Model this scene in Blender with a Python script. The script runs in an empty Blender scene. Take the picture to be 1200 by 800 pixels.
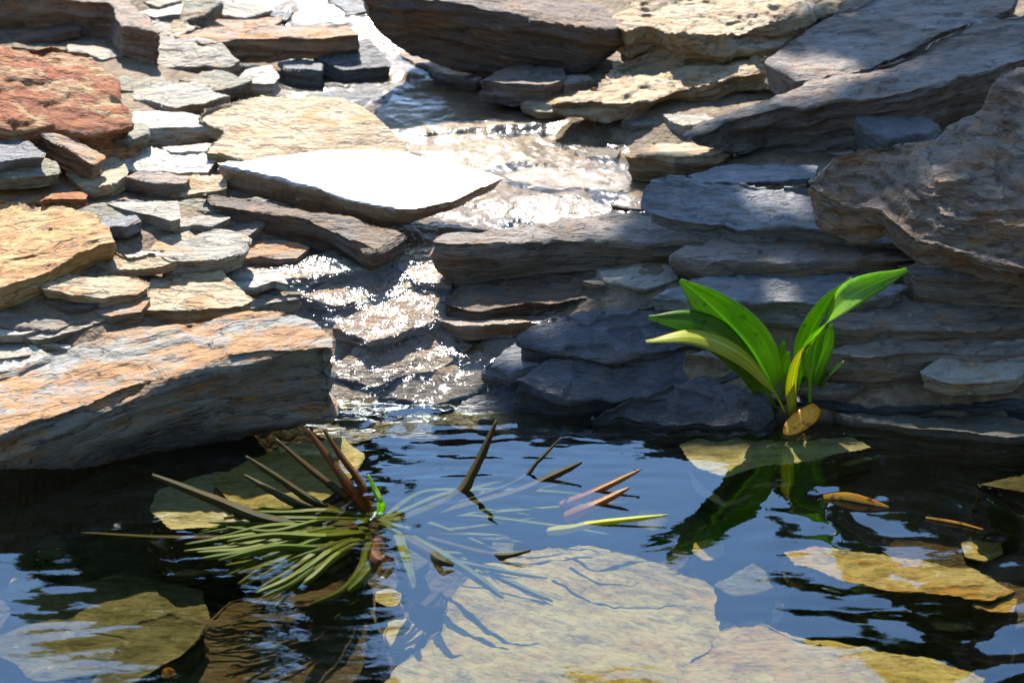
import bpy, bmesh, math, random
import numpy as np
from mathutils import Vector, Matrix
from mathutils.bvhtree import BVHTree
R = math.radians
random.seed(7)
C = bpy.context.scene.collection
scene = bpy.context.scene

# ------------------------------------------------------------------ camera, sky, sun, exposure
CAM_H, PITCH, LENS = 1.33, 24.9, 70.0
cam = bpy.data.cameras.new("camera"); cam.lens = LENS; cam.sensor_width = 36
cam.clip_start = 0.05; cam.clip_end = 500
cam.dof.use_dof = True; cam.dof.focus_distance = 2.93; cam.dof.aperture_fstop = 6.3
cam_o = bpy.data.objects.new("camera", cam); C.objects.link(cam_o)
cam_o.location = (0, 0, CAM_H); cam_o.rotation_euler = (R(90 - PITCH), 0, 0)
scene.camera = cam_o

SUN_EL, SUN_AZ = 48.0, -8.0            # azimuth from +Y (the view), negative to the left
world = bpy.data.worlds.new("World"); scene.world = world; world.use_nodes = True
wn = world.node_tree
sky = wn.nodes.new("ShaderNodeTexSky"); sky.sky_type = 'NISHITA'; sky.sun_disc = False
sky.sun_elevation = R(SUN_EL); sky.sun_rotation = R(SUN_AZ)
sky.air_density = 1.0; sky.dust_density = 0.1; sky.ozone_density = 1.6
bg = wn.nodes["Background"]; bg.inputs[1].default_value = 0.15
hs = wn.nodes.new("ShaderNodeHueSaturation"); hs.inputs["Saturation"].default_value = 1.08
wn.links.new(sky.outputs[0], hs.inputs["Color"]); wn.links.new(hs.outputs[0], bg.inputs[0])
sun = bpy.data.lights.new("sun", 'SUN'); sun.energy = 5.0; sun.angle = R(0.53); sun.color = (1.0, 0.95, 0.87)
sun_o = bpy.data.objects.new("sun", sun); C.objects.link(sun_o)
SUN = Vector((math.sin(R(SUN_AZ)) * math.cos(R(SUN_EL)), math.cos(R(SUN_AZ)) * math.cos(R(SUN_EL)), math.sin(R(SUN_EL))))
sun_o.rotation_euler = SUN.to_track_quat('Z', 'Y').to_euler(); sun_o.location = SUN * 20
scene.view_settings.view_transform = 'Standard'; scene.view_settings.look = 'None'
scene.view_settings.exposure = 1.6; scene.view_settings.gamma = 1; scene.view_settings.use_curve_mapping = False
try:
    scene.cycles.transparent_max_bounces = 24; scene.cycles.max_bounces = 8; scene.cycles.glossy_bounces = 4
    scene.cycles.sample_clamp_direct = 0; scene.cycles.sample_clamp_indirect = 6
    scene.cycles.caustics_reflective = False; scene.cycles.caustics_refractive = False
except Exception: pass

# ------------------------------------------------------------------ helpers
SP, CP = math.sin(R(PITCH)), math.cos(R(PITCH)); TANH = 18.0 / LENS
def ray(px, py):
    h = (px - 600) / 600 * TANH; v = (400 - py) / 600 * TANH
    return Vector((h, CP + v * SP, -SP + v * CP))
def P(px, py, z=0.0):                       # where the sight line through a photo pixel meets height z
    r = ray(px, py); t = (z - CAM_H) / r.z
    return Vector((r.x * t, r.y * t, z))
def PY(px, py, y):                          # ... meets the upright plane at distance y
    r = ray(px, py); t = y / r.y
    return Vector((r.x * t, y, CAM_H + r.z * t))
def proj(p):
    d = Vector(p) - Vector((0, 0, CAM_H)); f = d.y * CP - d.z * SP; u = d.y * SP + d.z * CP
    return (600 + d.x / f / TANH * 600, 400 - u / f / TANH * 600)

_rs = np.random.RandomState(3)
_perm = _rs.permutation(256).astype(np.int32); _val = _rs.rand(256).astype(np.float32) * 2 - 1
def vn(x, y, z=None):
    x = np.asarray(x, np.float32); y = np.asarray(y, np.float32); z = np.zeros_like(x) if z is None else np.asarray(z, np.float32)
    i, j, k = np.floor(x), np.floor(y), np.floor(z)
    fx, fy, fz = x - i, y - j, z - k
    fx = fx * fx * (3 - 2 * fx); fy = fy * fy * (3 - 2 * fy); fz = fz * fz * (3 - 2 * fz)
    i = i.astype(np.int32); j = j.astype(np.int32); k = k.astype(np.int32)
    def h(a, b, c): return _val[_perm[(_perm[(_perm[a & 255] + b) & 255] + c) & 255]]
    def lx(b, c): v0 = h(i, b, c); return v0 + (h(i + 1, b, c) - v0) * fx
    def ly(c): v0 = lx(j, c); return v0 + (lx(j + 1, c) - v0) * fy
    v0 = ly(k); return v0 + (ly(k + 1) - v0) * fz
def fbm(x, y, z=None, o=3):
    s = 0; a = 1.0
    for q in range(o):
        s = s + a * vn(x * 2**q + 17 * q, y * 2**q + 5 * q, None if z is None else z * 2**q); a *= .5
    return s

def tag(o, label=None, cat=None, group=None, kind=None):
    for k, v in (("label", label), ("category", cat), ("group", group), ("kind", kind)):
        if v: o[k] = v
    return o
def link_mesh(name, verts, faces, mat, parent=None, smooth=True):
    me = bpy.data.meshes.new(name); me.from_pydata([tuple(v) for v in verts], [], faces)
    if smooth: me.polygons.foreach_set("use_smooth", [True] * len(me.polygons))
    me.materials.append(mat); me.update()
    o = bpy.data.objects.new(name, me); C.objects.link(o)
    if parent: o.parent = parent
    return o
def empty(name, loc):
    o = bpy.data.objects.new(name, None); C.objects.link(o); o.location = loc; o.empty_display_size = .05
    return o

# ------------------------------------------------------------------ terrain
_SY = [-60, 0.0, 1.6, 2.1, 2.45, 2.58, 2.66, 2.74, 2.86, 2.98, 3.1, 3.3, 3.5, 3.8, 4.4, 6, 60]
_SZ = [-.6, -.45, -.30, -.24, -.17, -.07, -.01, .035, .088, .110, .122, .140, .158, .188, .30, .55, 3.0]
_XY = [2.3, 2.6, 2.85, 3.06, 3.2, 3.36, 3.56, 3.8, 4.4]
_XX = [-.18, -.19, -.20, 0.03, .03, -.045, -.25, -.35, -.45]
def smooth_interp(y, a, b):
    w = [.03, .0, -.03]
    return sum(np.interp(np.asarray(y) + d, a, b) for d in w) / 3
def S(y): return smooth_interp(y, _SY, _SZ)
def XC(y): return smooth_interp(y, _XY, _XX)
def T(x, y):
    x = np.asarray(x, float); y = np.asarray(y, float)
    d = x - XC(y)
    inb = np.clip((y - 2.5) / .25, 0, 1)
    l = np.clip((-d - .13) / .35, 0, 1); l = l * l * (3 - 2 * l)
    r = np.clip((d - .14) / .3, 0, 1); r = r * r * (3 - 2 * r)
    bank = (l * .060 + r * .034) * inb
    far = np.clip(np.abs(d) - .8, 0, 30) * .12 * inb
    left_edge = np.clip((-x - .3) / .2, 0, 1) * np.clip((y - 2.36) / .2, 0, 1) * np.clip((2.85 - y) / .2, 0, 1) * .05
    n = .006 * fbm(x * 9, y * 9, o=3)
    chan = np.clip((.27 - np.abs(d)) / .1, 0, 1) * np.clip((y - 2.62) / .06, 0, 1)
    n = n + chan * (.011 * vn(x * 19, y * 23) + .006 * vn(x * 44 + 5, y * 50))
    ys = y + np.clip((d - .22) / .25, 0, 1) * .07
    return S(ys) + bank + far + left_edge + n
def T1(x, y): return float(T(np.array([x]), np.array([y]))[0])

# ------------------------------------------------------------------ materials
def nodes_of(name):
    m = bpy.data.materials.new(name); m.use_nodes = True
    nt = m.node_tree; nt.nodes.clear()
    out = nt.nodes.new("ShaderNodeOutputMaterial")
    return m, nt, out
def N(nt, t, **kw):
    n = nt.nodes.new(t)
    for k, v in kw.items():
        if k in n.inputs: n.inputs[k].default_value = v
        else: setattr(n, k, v)
    return n
def ramp(nt, fac, stops):
    r = nt.nodes.new("ShaderNodeValToRGB"); e = r.color_ramp.elements
    while len(e) < len(stops): e.new(.5)
    for q, (p, c) in enumerate(stops):
        e[q].position = p; e[q].color = (c if len(c) == 4 else (*c, 1)) if not isinstance(c, (int, float)) else (c, c, c, 1)
    nt.links.new(fac, r.inputs[0]); return r.outputs[0]
def mixc(nt, f, a, b, mode='MIX'):
    m = nt.nodes.new("ShaderNodeMix"); m.data_type = 'RGBA'; m.blend_type = mode
    for sock, v in ((m.inputs[0], f), (m.inputs[6], a), (m.inputs[7], b)):
        if hasattr(v, "links"): nt.links.new(v, sock)
        elif isinstance(v, (int, float)): sock.default_value = v
        else: sock.default_value = (*v, 1)
    return m.outputs[2]
def stone(name, a, b, c, patch=.5, rough=.62, bump=1.0, pale=.5, coat=0.0, spec=.4, rind=0.0, crack=.55, side=None):
    """slate: two mottled colours, streaks along the bedding, rust or lichen patches in colour c"""
    m, nt, out = nodes_of(name); L = nt.links
    tc = N(nt, "ShaderNodeTexCoord"); oi = N(nt, "ShaderNodeObjectInfo")
    off = N(nt, "ShaderNodeVectorMath", operation='SCALE'); off.inputs[0].default_value = (31.7, 17.3, 23.1); L.new(oi.outputs["Random"], off.inputs[3])
    co = N(nt, "ShaderNodeVectorMath", operation='ADD'); L.new(tc.outputs["Object"], co.inputs[0]); L.new(off.outputs[0], co.inputs[1])
    def noise(scale, det, rgh=.55, map_=None, dist=0.0):
        n = N(nt, "ShaderNodeTexNoise"); n.inputs["Scale"].default_value = scale; n.inputs["Detail"].default_value = det
        n.inputs["Roughness"].default_value = rgh; n.inputs["Distortion"].default_value = dist
        if map_:
            mp = N(nt, "ShaderNodeVectorMath", operation='MULTIPLY'); mp.inputs[1].default_value = map_; L.new(co.outputs[0], mp.inputs[0]); L.new(mp.outputs[0], n.inputs["Vector"])
        else: L.new(co.outputs[0], n.inputs["Vector"])
        return n.outputs["Fac"]
    big = noise(9, 6, .6, dist=.6)
    streak = noise(10, 8, .65, (1, 3.5, 14), .4)
    fine = noise(95, 6, .7)
    pat = noise(13, 7, .68, (1, 1.6, 4), .8)
    grit = noise(260, 3, .7)
    col = mixc(nt, ramp(nt, big, [(.38, 0.0), (.62, 1.0)]), a, b)
    pf = ramp(nt, pat, [(.62 - .22 * patch, 0.0), (.72 - .2 * patch, 1.0)])
    if rind:                                    # iron-stained weathering skin on the upper bedding face only
        sp = N(nt, "ShaderNodeSeparateXYZ"); L.new(tc.outputs["Normal"], sp.inputs[0])
        up = ramp(nt, sp.outputs[2], [(.45, 1 - rind), (.8, 1.0)])
        pf = mixc(nt, 1.0, pf, up, 'MULTIPLY')
    col = mixc(nt, pf, col, c)
    if side:                                    # side faces painted darker: shade on the glaring slab's front, silt on sunken stones
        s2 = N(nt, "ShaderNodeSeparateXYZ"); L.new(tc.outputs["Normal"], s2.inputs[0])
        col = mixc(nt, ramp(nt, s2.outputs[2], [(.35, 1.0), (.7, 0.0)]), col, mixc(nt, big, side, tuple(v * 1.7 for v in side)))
    col = mixc(nt, 1.0, col, ramp(nt, streak, [(.30, .50), (.46, .95), (.70, 1.0)]), 'MULTIPLY')
    streak2 = noise(34, 6, .6, (1, 3.2, 9), .8)
    col = mixc(nt, 1.0, col, ramp(nt, streak2, [(.32, .60), (.5, 1.0)]), 'MULTIPLY')
    cn = noise(5, 4, .55, (1, 3.2, 9), .25)
    ck = ramp(nt, cn, [(.482, 1.0), (.497, 0.0), (.503, 0.0), (.518, 1.0)])         # hairline splits
    ckc = ramp(nt, ck, [(0.0, 1 - crack), (.8, 1.0)])
    col = mixc(nt, 1.0, col, ckc, 'MULTIPLY')
    col = mixc(nt, 1.0, col, ramp(nt, fine, [(.28, .62), (.5, 1.0), (1, 1.0)]), 'MULTIPLY')
    pl = ramp(nt, noise(30, 8, .75, (1, 1.3, 3)), [(.60, 0.0), (.68, pale)])
    col = mixc(nt, pl, col, tuple(min(.62, .35 + .6 * v) for v in b))
    if not name.startswith("sunken"):           # damp stain where the stone stands in the pond
        ge = N(nt, "ShaderNodeNewGeometry"); sz = N(nt, "ShaderNodeSeparateXYZ"); L.new(ge.outputs["Position"], sz.inputs[0])
        wz = N(nt, "ShaderNodeMath", operation='MULTIPLY_ADD'); L.new(pat, wz.inputs[0]); wz.inputs[1].default_value = -.03; L.new(sz.outputs[2], wz.inputs[2])
        col = mixc(nt, 1.0, col, ramp(nt, wz.outputs[0], [(0.0, .34), (.028, 1.0)]), 'MULTIPLY')
    # height: bedding ledges, chips and grit
    h1 = N(nt, "ShaderNodeMath", operation='MULTIPLY'); L.new(streak, h1.inputs[0]); h1.inputs[1].default_value = 1.1
    h2 = N(nt, "ShaderNodeMath", operation='MULTIPLY_ADD'); L.new(fine, h2.inputs[0]); h2.inputs[1].default_value = .55; L.new(h1.outputs[0], h2.inputs[2])
    h3 = N(nt, "ShaderNodeMath", operation='MULTIPLY_ADD'); L.new(grit, h3.inputs[0]); h3.inputs[1].default_value = .16; L.new(h2.outputs[0], h3.inputs[2])
    h4 = N(nt, "ShaderNodeMath", operation='MULTIPLY_ADD'); L.new(streak2, h4.inputs[0]); h4.inputs[1].default_value = .75; L.new(h3.outputs[0], h4.inputs[2])
    h5 = N(nt, "ShaderNodeMath", operation='MULTIPLY_ADD'); L.new(ck, h5.inputs[0]); h5.inputs[1].default_value = .3 * crack; L.new(h4.outputs[0], h5.inputs[2])
    bp = N(nt, "ShaderNodeBump"); bp.inputs["Strength"].default_value = min(1, .9 * bump); bp.inputs["Distance"].default_value = .009
    L.new(h5.outputs[0], bp.inputs["Height"])
    pb = N(nt, "ShaderNodeBsdfPrincipled"); L.new(col, pb.inputs["Base Color"]); L.new(bp.outputs[0], pb.inputs["Normal"])
    L.new(ramp(nt, fine, [(.3, rough - .1), (.7, min(1, rough + .12))]), pb.inputs["Roughness"])
    pb.inputs["Specular IOR Level"].default_value = spec
    if coat: pb.inputs["Coat Weight"].default_value = coat; pb.inputs["Coat Roughness"].default_value = .14; pb.inputs["Coat IOR"].default_value = 1.33; L.new(bp.outputs[0], pb.inputs["Coat Normal"])
    L.new(pb.outputs[0], out.inputs[0]); return m

M = {
 'tan':   stone("tan_stone", (.36, .24, .12), (.44, .345, .21), (.38, .20, .065), .5, pale=.6),
 'ochre': stone("ochre_stone", (.44, .25, .07), (.46, .33, .15), (.36, .16, .035), .8, pale=.5, rind=.4),
 'rust':  stone("rust_stone", (.30, .17, .08), (.22, .19, .15), (.42, .18, .05), .8, pale=.4, rind=.7),
 'log':   stone("rust_topped_slate", (.19, .185, .16), (.26, .245, .21), (.34, .16, .045), .9, pale=.25, rind=.93, crack=.7),
 'red':   stone("red_stone", (.24, .056, .018), (.31, .12, .045), (.44, .30, .15), .55, pale=.25, bump=.9, spec=.15),
 'grey':  stone("grey_stone", (.27, .235, .18), (.36, .315, .24), (.38, .24, .12), .25, pale=.6),
 'pale':  stone("pale_stone", (.43, .385, .30), (.52, .47, .38), (.40, .28, .17), .4, rough=.5, pale=.5, spec=.5),
 'slate': stone("blue_slate", (.12, .122, .125), (.20, .195, .19), (.15, .12, .09), .3, rough=.5, pale=.3),
 'brown': stone("brown_stone", (.14, .085, .045), (.11, .085, .065), (.22, .11, .045), .4, pale=.25),
 'umber': stone("umber_slate", (.16, .12, .085), (.23, .19, .15), (.25, .14, .075), .45, pale=.35),
 'face':  stone("brown_layered_slate", (.205, .13, .08), (.27, .205, .145), (.29, .145, .06), .6, pale=.4, bump=1.1),
 'olive': stone("olive_stone", (.17, .155, .10), (.24, .22, .15), (.27, .15, .05), .45, pale=.4),
 'wet':   stone("wet_slate", (.030, .033, .042), (.060, .064, .075), (.06, .045, .032), .45, rough=.4, bump=1.0, pale=.22, coat=.6, crack=.6),
 'wettan':stone("wet_tan_stone", (.17, .105, .055), (.23, .165, .105), (.22, .10, .035), .5, rough=.4, bump=.7, pale=.4, coat=.5),
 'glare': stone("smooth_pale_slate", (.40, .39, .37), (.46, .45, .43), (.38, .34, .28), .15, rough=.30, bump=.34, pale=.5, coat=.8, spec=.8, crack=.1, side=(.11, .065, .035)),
 'sunk':  stone("sunken_tan_stone", (.22, .18, .065), (.27, .235, .12), (.23, .16, .045), .5, rough=.8, bump=.6, pale=.15, spec=0, crack=.25, side=(.030, .022, .012)),
 'sunkochre': stone("sunken_ochre_stone", (.25, .175, .065), (.26, .215, .115), (.25, .14, .045), .5, rough=.8, bump=.6, pale=.3, spec=0, crack=.25, side=(.030, .022, .012)),
 'sunkolive': stone("sunken_olive_stone", (.06, .058, .032), (.12, .11, .06), (.07, .06, .035), .4, rough=.8, bump=.7, pale=.2, spec=0, crack=.25, side=(.02, .016, .010)),
 'sunkbuff': stone("sunken_buff_stone", (.25, .23, .14), (.34, .31, .21), (.22, .18, .09), .4, rough=.8, bump=.6, pale=.3, spec=0, crack=.25, side=(.03, .024, .014)),
 'sunkdark': stone("sunken_dark_stone", (.05, .04, .025), (.07, .055, .035), (.06, .035, .015), .4, rough=.8, bump=.8, pale=.1, spec=0),
}
def ground_mat():
    m, nt, out = nodes_of("stream_gravel"); L = nt.links
    tc = N(nt, "ShaderNodeTexCoord")
    wr = N(nt, "ShaderNodeTexNoise"); wr.inputs["Scale"].default_value = 30; L.new(tc.outputs["Object"], wr.inputs["Vector"])
    wa = N(nt, "ShaderNodeVectorMath", operation='MULTIPLY_ADD'); wa.inputs[1].default_value = (.03, .03, .03); L.new(wr.outputs["Color"], wa.inputs[0]); L.new(tc.outputs["Object"], wa.inputs[2])
    v = N(nt, "ShaderNodeTexVoronoi"); v.inputs["Scale"].default_value = 95; L.new(wa.outputs[0], v.inputs["Vector"])
    v2 = N(nt, "ShaderNodeTexVoronoi"); v2.inputs["Scale"].default_value = 38; L.new(wa.outputs[0], v2.inputs["Vector"])
    n = N(nt, "ShaderNodeTexNoise"); n.inputs["Scale"].default_value = 14; n.inputs["Detail"].default_value = 9; n.inputs["Roughness"].default_value = .7; L.new(tc.outputs["Object"], n.inputs["Vector"])
    col = ramp(nt, n.outputs["Fac"], [(.3, (.06, .042, .026)), (.5, (.15, .105, .062)), (.7, (.25, .185, .12))])
    hsv = N(nt, "ShaderNodeHueSaturation"); hsv.inputs["Saturation"].default_value = .3; hsv.inputs["Value"].default_value = 1.2; L.new(v.outputs["Color"], hsv.inputs["Color"])
    col = mixc(nt, .45, col, hsv.outputs[0], 'MULTIPLY')
    # dark silt on the pond floor
    sp = N(nt, "ShaderNodeSeparateXYZ"); L.new(tc.outputs["Object"], sp.inputs[0])
    col = mixc(nt, ramp(nt, sp.outputs[2], [(0.0, 1.0), (.012, 0.0)]), col, mixc(nt, n.outputs["Fac"], (.016, .013, .008), (.06, .046, .026)))
    ad = N(nt, "ShaderNodeMath", operation='MULTIPLY_ADD'); L.new(v2.outputs["Distance"], ad.inputs[0]); ad.inputs[1].default_value = .25; L.new(v.outputs["Distance"], ad.inputs[2])
    ad2 = N(nt, "ShaderNodeMath", operation='MULTIPLY_ADD'); L.new(n.outputs["Fac"], ad2.inputs[0]); ad2.inputs[1].default_value = -2.0; L.new(ad.outputs[0], ad2.inputs[2])
    bp = N(nt, "ShaderNodeBump"); bp.inputs["Strength"].default_value = .5; bp.inputs["Distance"].default_value = .006; bp.invert = True
    L.new(ad2.outputs[0], bp.inputs["Height"])
    pb = N(nt, "ShaderNodeBsdfPrincipled"); L.new(col, pb.inputs["Base Color"]); L.new(bp.outputs[0], pb.inputs["Normal"]); pb.inputs["Roughness"].default_value = .75
    pb.inputs["Specular IOR Level"].default_value = .2
    L.new(pb.outputs[0], out.inputs[0]); return m
def water_mat(name, tint, rough, ior, scale, dist, strength, stretch=(1, 1, 1), gloss=(1, 1, 1), calm=None):
    m, nt, out = nodes_of(name); L = nt.links
    tc = N(nt, "ShaderNodeTexCoord"); mp = N(nt, "ShaderNodeVectorMath", operation='MULTIPLY'); mp.inputs[1].default_value = stretch
    L.new(tc.outputs["Object"], mp.inputs[0])
    n = N(nt, "ShaderNodeTexNoise"); n.inputs["Scale"].default_value = scale; n.inputs["Detail"].default_value = 3; n.inputs["Distortion"].default_value = .5; L.new(mp.outputs[0], n.inputs["Vector"])
    bp = N(nt, "ShaderNodeBump"); bp.inputs["Strength"].default_value = strength; bp.inputs["Distance"].default_value = dist; L.new(n.outputs["Fac"], bp.inputs["Height"])
    if calm:                                     # the run above the little fall is smoother than the fall itself
        sc_ = N(nt, "ShaderNodeSeparateXYZ"); L.new(tc.outputs["Object"], sc_.inputs[0])
        st = ramp(nt, sc_.outputs[2], [(calm[0], strength), (calm[1], calm[2])]); L.new(st, bp.inputs["Strength"])
    ge = N(nt, "ShaderNodeNewGeometry"); dt = N(nt, "ShaderNodeVectorMath", operation='DOT_PRODUCT'); L.new(bp.outputs[0], dt.inputs[0]); L.new(ge.outputs["Incoming"], dt.inputs[1])
    ab = N(nt, "ShaderNodeMath", operation='ABSOLUTE'); L.new(dt.outputs["Value"], ab.inputs[0])        # Schlick, the same from above and below
    om = N(nt, "ShaderNodeMath", operation='SUBTRACT', use_clamp=True); om.inputs[0].default_value = 1; L.new(ab.outputs[0], om.inputs[1])
    p5 = N(nt, "ShaderNodeMath", operation='POWER'); L.new(om.outputs[0], p5.inputs[0]); p5.inputs[1].default_value = 5
    f0 = ((ior - 1) / (ior + 1))**2
    fr = N(nt, "ShaderNodeMath", operation='MULTIPLY_ADD'); L.new(p5.outputs[0], fr.inputs[0]); fr.inputs[1].default_value = 1 - f0; fr.inputs[2].default_value = f0
    tr = N(nt, "ShaderNodeBsdfTransparent"); tr.inputs[0].default_value = (*tint, 1)
    gl = N(nt, "ShaderNodeBsdfGlossy"); gl.inputs["Roughness"].default_value = rough; gl.inputs[0].default_value = (*gloss, 1); L.new(bp.outputs[0], gl.inputs["Normal"])
    mx = N(nt, "ShaderNodeMixShader"); L.new(fr.outputs[0], mx.inputs[0]); L.new(tr.outputs[0], mx.inputs[1]); L.new(gl.outputs[0], mx.inputs[2])
    L.new(mx.outputs[0], out.inputs[0]); return m
def leaf_mat(name, a, b, c, trans=.45, rough=.4, patch=.6, spec=.4, scale=20, tip=None):
    m, nt, out = nodes_of(name); L = nt.links
    tc = N(nt, "ShaderNodeTexCoord"); oi = N(nt, "ShaderNodeObjectInfo")
    uv = N(nt, "ShaderNodeUVMap")
    off = N(nt, "ShaderNodeVectorMath", operation='SCALE'); off.inputs[0].default_value = (11.7, 7.3, 3.1); L.new(oi.outputs["Random"], off.inputs[3])
    co = N(nt, "ShaderNodeVectorMath", operation='ADD'); L.new(tc.outputs["Object"], co.inputs[0]); L.new(off.outputs[0], co.inputs[1])
    n = N(nt, "ShaderNodeTexNoise"); n.inputs["Scale"].default_value = scale; n.inputs["Detail"].default_value = 5; L.new(co.outputs[0], n.inputs["Vector"])
    n2 = N(nt, "ShaderNodeTexNoise"); n2.inputs["Scale"].default_value = scale * 2.4; n2.inputs["Detail"].default_value = 6; n2.inputs["Roughness"].default_value = .7; L.new(co.outputs[0], n2.inputs["Vector"])
    col = mixc(nt, ramp(nt, n.outputs["Fac"], [(.35, 0.0), (.65, 1.0)]), a, b)
    col = mixc(nt, ramp(nt, n2.outputs["Fac"], [(patch, 0.0), (patch + .08, 1.0)]), col, c)
    if tip:
        su = N(nt, "ShaderNodeSeparateXYZ"); L.new(uv.outputs[0], su.inputs[0])
        tu = N(nt, "ShaderNodeMath", operation='MULTIPLY_ADD'); L.new(n.outputs["Fac"], tu.inputs[0]); tu.inputs[1].default_value = .5; L.new(su.outputs[0], tu.inputs[2])
        col = mixc(nt, ramp(nt, tu.outputs[0], [(1.04, 0.0), (1.16, 1.0)]), col, tip)
    # veins run along the blade: v is across
    mpv = N(nt, "ShaderNodeVectorMath", operation='MULTIPLY'); mpv.inputs[1].default_value = (1.5, 26, 1); L.new(uv.outputs[0], mpv.inputs[0])
    w = N(nt, "ShaderNodeTexNoise"); w.inputs["Scale"].default_value = 1.0; w.inputs["Detail"].default_value = 3; L.new(mpv.outputs[0], w.inputs["Vector"])
    col = mixc(nt, 1.0, col, ramp(nt, w.outputs["Fac"], [(.32, .55), (.52, 1.0), (1, 1.0)]), 'MULTIPLY')
    sv = N(nt, "ShaderNodeSeparateXYZ"); L.new(uv.outputs[0], sv.inputs[0])
    mr = ramp(nt, sv.outputs[1], [(.455, 0.0), (.49, .55), (.51, .55), (.545, 0.0)])                    # paler midrib
    col = mixc(nt, mr, col, tuple(min(.8, v * 1.9 + .03) for v in a))
    sp_ = N(nt, "ShaderNodeTexNoise"); sp_.inputs["Scale"].default_value = 160; sp_.inputs["Detail"].default_value = 2; L.new(co.outputs[0], sp_.inputs["Vector"])
    col = mixc(nt, ramp(nt, sp_.outputs["Fac"], [(.70, 0.0), (.74, .75)]), col, (.05, .035, .012))       # specks
    bp = N(nt, "ShaderNodeBump"); bp.inputs["Strength"].default_value = .35; bp.inputs["Distance"].default_value = .002; L.new(w.outputs["Fac"], bp.inputs["Height"])
    pb = N(nt, "ShaderNodeBsdfPrincipled"); L.new(col, pb.inputs["Base Color"]); L.new(bp.outputs[0], pb.inputs["Normal"])
    pb.inputs["Roughness"].default_value = rough; pb.inputs["Specular IOR Level"].default_value = spec
    tl = N(nt, "ShaderNodeBsdfTranslucent"); L.new(mixc(nt, 1.0, col, (1.5, 1.5, 1.0), 'MULTIPLY'), tl.inputs[0])
    mx = N(nt, "ShaderNodeMixShader"); mx.inputs[0].default_value = trans; L.new(pb.outputs[0], mx.inputs[1]); L.new(tl.outputs[0], mx.inputs[2])
    L.new(mx.outputs[0], out.inputs[0]); return m
ML = {
 'green':  leaf_mat("green_leaf", (.09, .20, .012), (.13, .25, .016), (.035, .09, .010), .55, .42, .60, .3),
 'lime':   leaf_mat("lime_leaf", (.19, .38, .02), (.26, .42, .022), (.10, .20, .02), .62, .35, .6),
 'yellow': leaf_mat("yellow_leaf", (.38, .42, .02), (.44, .40, .03), (.20, .12, .02), .5, .4, .66),
 'blotch': leaf_mat("blotched_leaf", (.75, .36, .03), (.70, .42, .04), (.22, .07, .012), .3, .4, .54, scale=28),
 'dying': leaf_mat("dying_leaf", (.90, .36, .015), (.88, .44, .03), (.30, .08, .010), .35, .45, .56, scale=34),
 'strap':  leaf_mat("strap_leaf", (.07, .105, .006), (.14, .155, .010), (.10, .06, .015), .5, .45, .58, .2, 14, tip=(.10, .045, .012)),
 'strapdk':leaf_mat("dark_strap_leaf", (.034, .032, .010), (.06, .050, .016), (.07, .040, .012), .3, .55, .5, .1, 12, tip=(.055, .036, .012)),
 'rustleaf':leaf_mat("rust_strap_leaf", (.17, .055, .012), (.12, .06, .015), (.08, .07, .02), .5, .4, .55, .3, 12),
 'sunkleaf':leaf_mat("sunken_strap_leaf", (.09, .12, .03), (.14, .15, .045), (.08, .07, .022), .25, .6, .55, .0, 10),
 'orange': leaf_mat("orange_leaf", (.30, .10, .014), (.26, .13, .02), (.09, .045, .012), .4, .35, .6),
 'canopy': leaf_mat("tree_leaf", (.035, .07, .02), (.055, .10, .025), (.05, .08, .02), .3, .5, .6),
}
def bark_mat():
    m, nt, out = nodes_of("bark"); n = N(nt, "ShaderNodeTexNoise"); n.inputs["Scale"].default_value = 14; n.inputs["Detail"].default_value = 8
    pb = N(nt, "ShaderNodeBsdfPrincipled"); nt.links.new(ramp(nt, n.outputs["Fac"], [(.3, (.06, .045, .03)), (.7, (.16, .12, .09))]), pb.inputs["Base Color"]); pb.inputs["Roughness"].default_value = .9
    nt.links.new(pb.outputs[0], out.inputs[0]); return m
BARK = bark_mat()

# ------------------------------------------------------------------ the ground sheet, pond and stream
def grid_obj(name, xs, ys, zfun, mat, keep=None):
    X, Y = np.meshgrid(xs, ys); Z = zfun(X, Y)
    nx, ny = len(xs), len(ys)
    co = np.stack([X.ravel(), Y.ravel(), Z.ravel()], 1)
    i = np.arange(nx * ny).reshape(ny, nx)
    q = np.stack([i[:-1, :-1], i[:-1, 1:], i[1:, 1:], i[1:, :-1]], -1).reshape(-1, 4)
    if keep is not None:
        k = keep(X, Y, Z).ravel(); q = q[k[q].all(1)]
        used = np.unique(q); mp = -np.ones(len(co), int); mp[used] = np.arange(len(used)); co = co[used]; q = mp[q]
    me = bpy.data.meshes.new(name)
    me.vertices.add(len(co)); me.vertices.foreach_set("co", co.astype(np.float32).ravel())
    me.loops.add(len(q) * 4); me.loops.foreach_set("vertex_index", q.astype(np.int32).ravel())
    me.polygons.add(len(q)); me.polygons.foreach_set("loop_start", np.arange(0, len(q) * 4, 4, dtype=np.int32))
    me.polygons.foreach_set("use_smooth", np.ones(len(q), bool)); me.update(calc_edges=True); me.validate()
    me.materials.append(mat)
    o = bpy.data.objects.new(name, me); C.objects.link(o); return o
def lines(lo, hi, step, far):
    a = np.arange(lo, hi, step); e = np.geomspace(.08, 1, 14)
    return np.concatenate([(lo - far * e)[::-1], a, hi + far * e])
ground = grid_obj("stream_bed", lines(-1.6, 1.6, .018, 60), lines(1.0, 4.6, .018, 60), T, ground_mat())
tag(ground, kind="structure")

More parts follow.
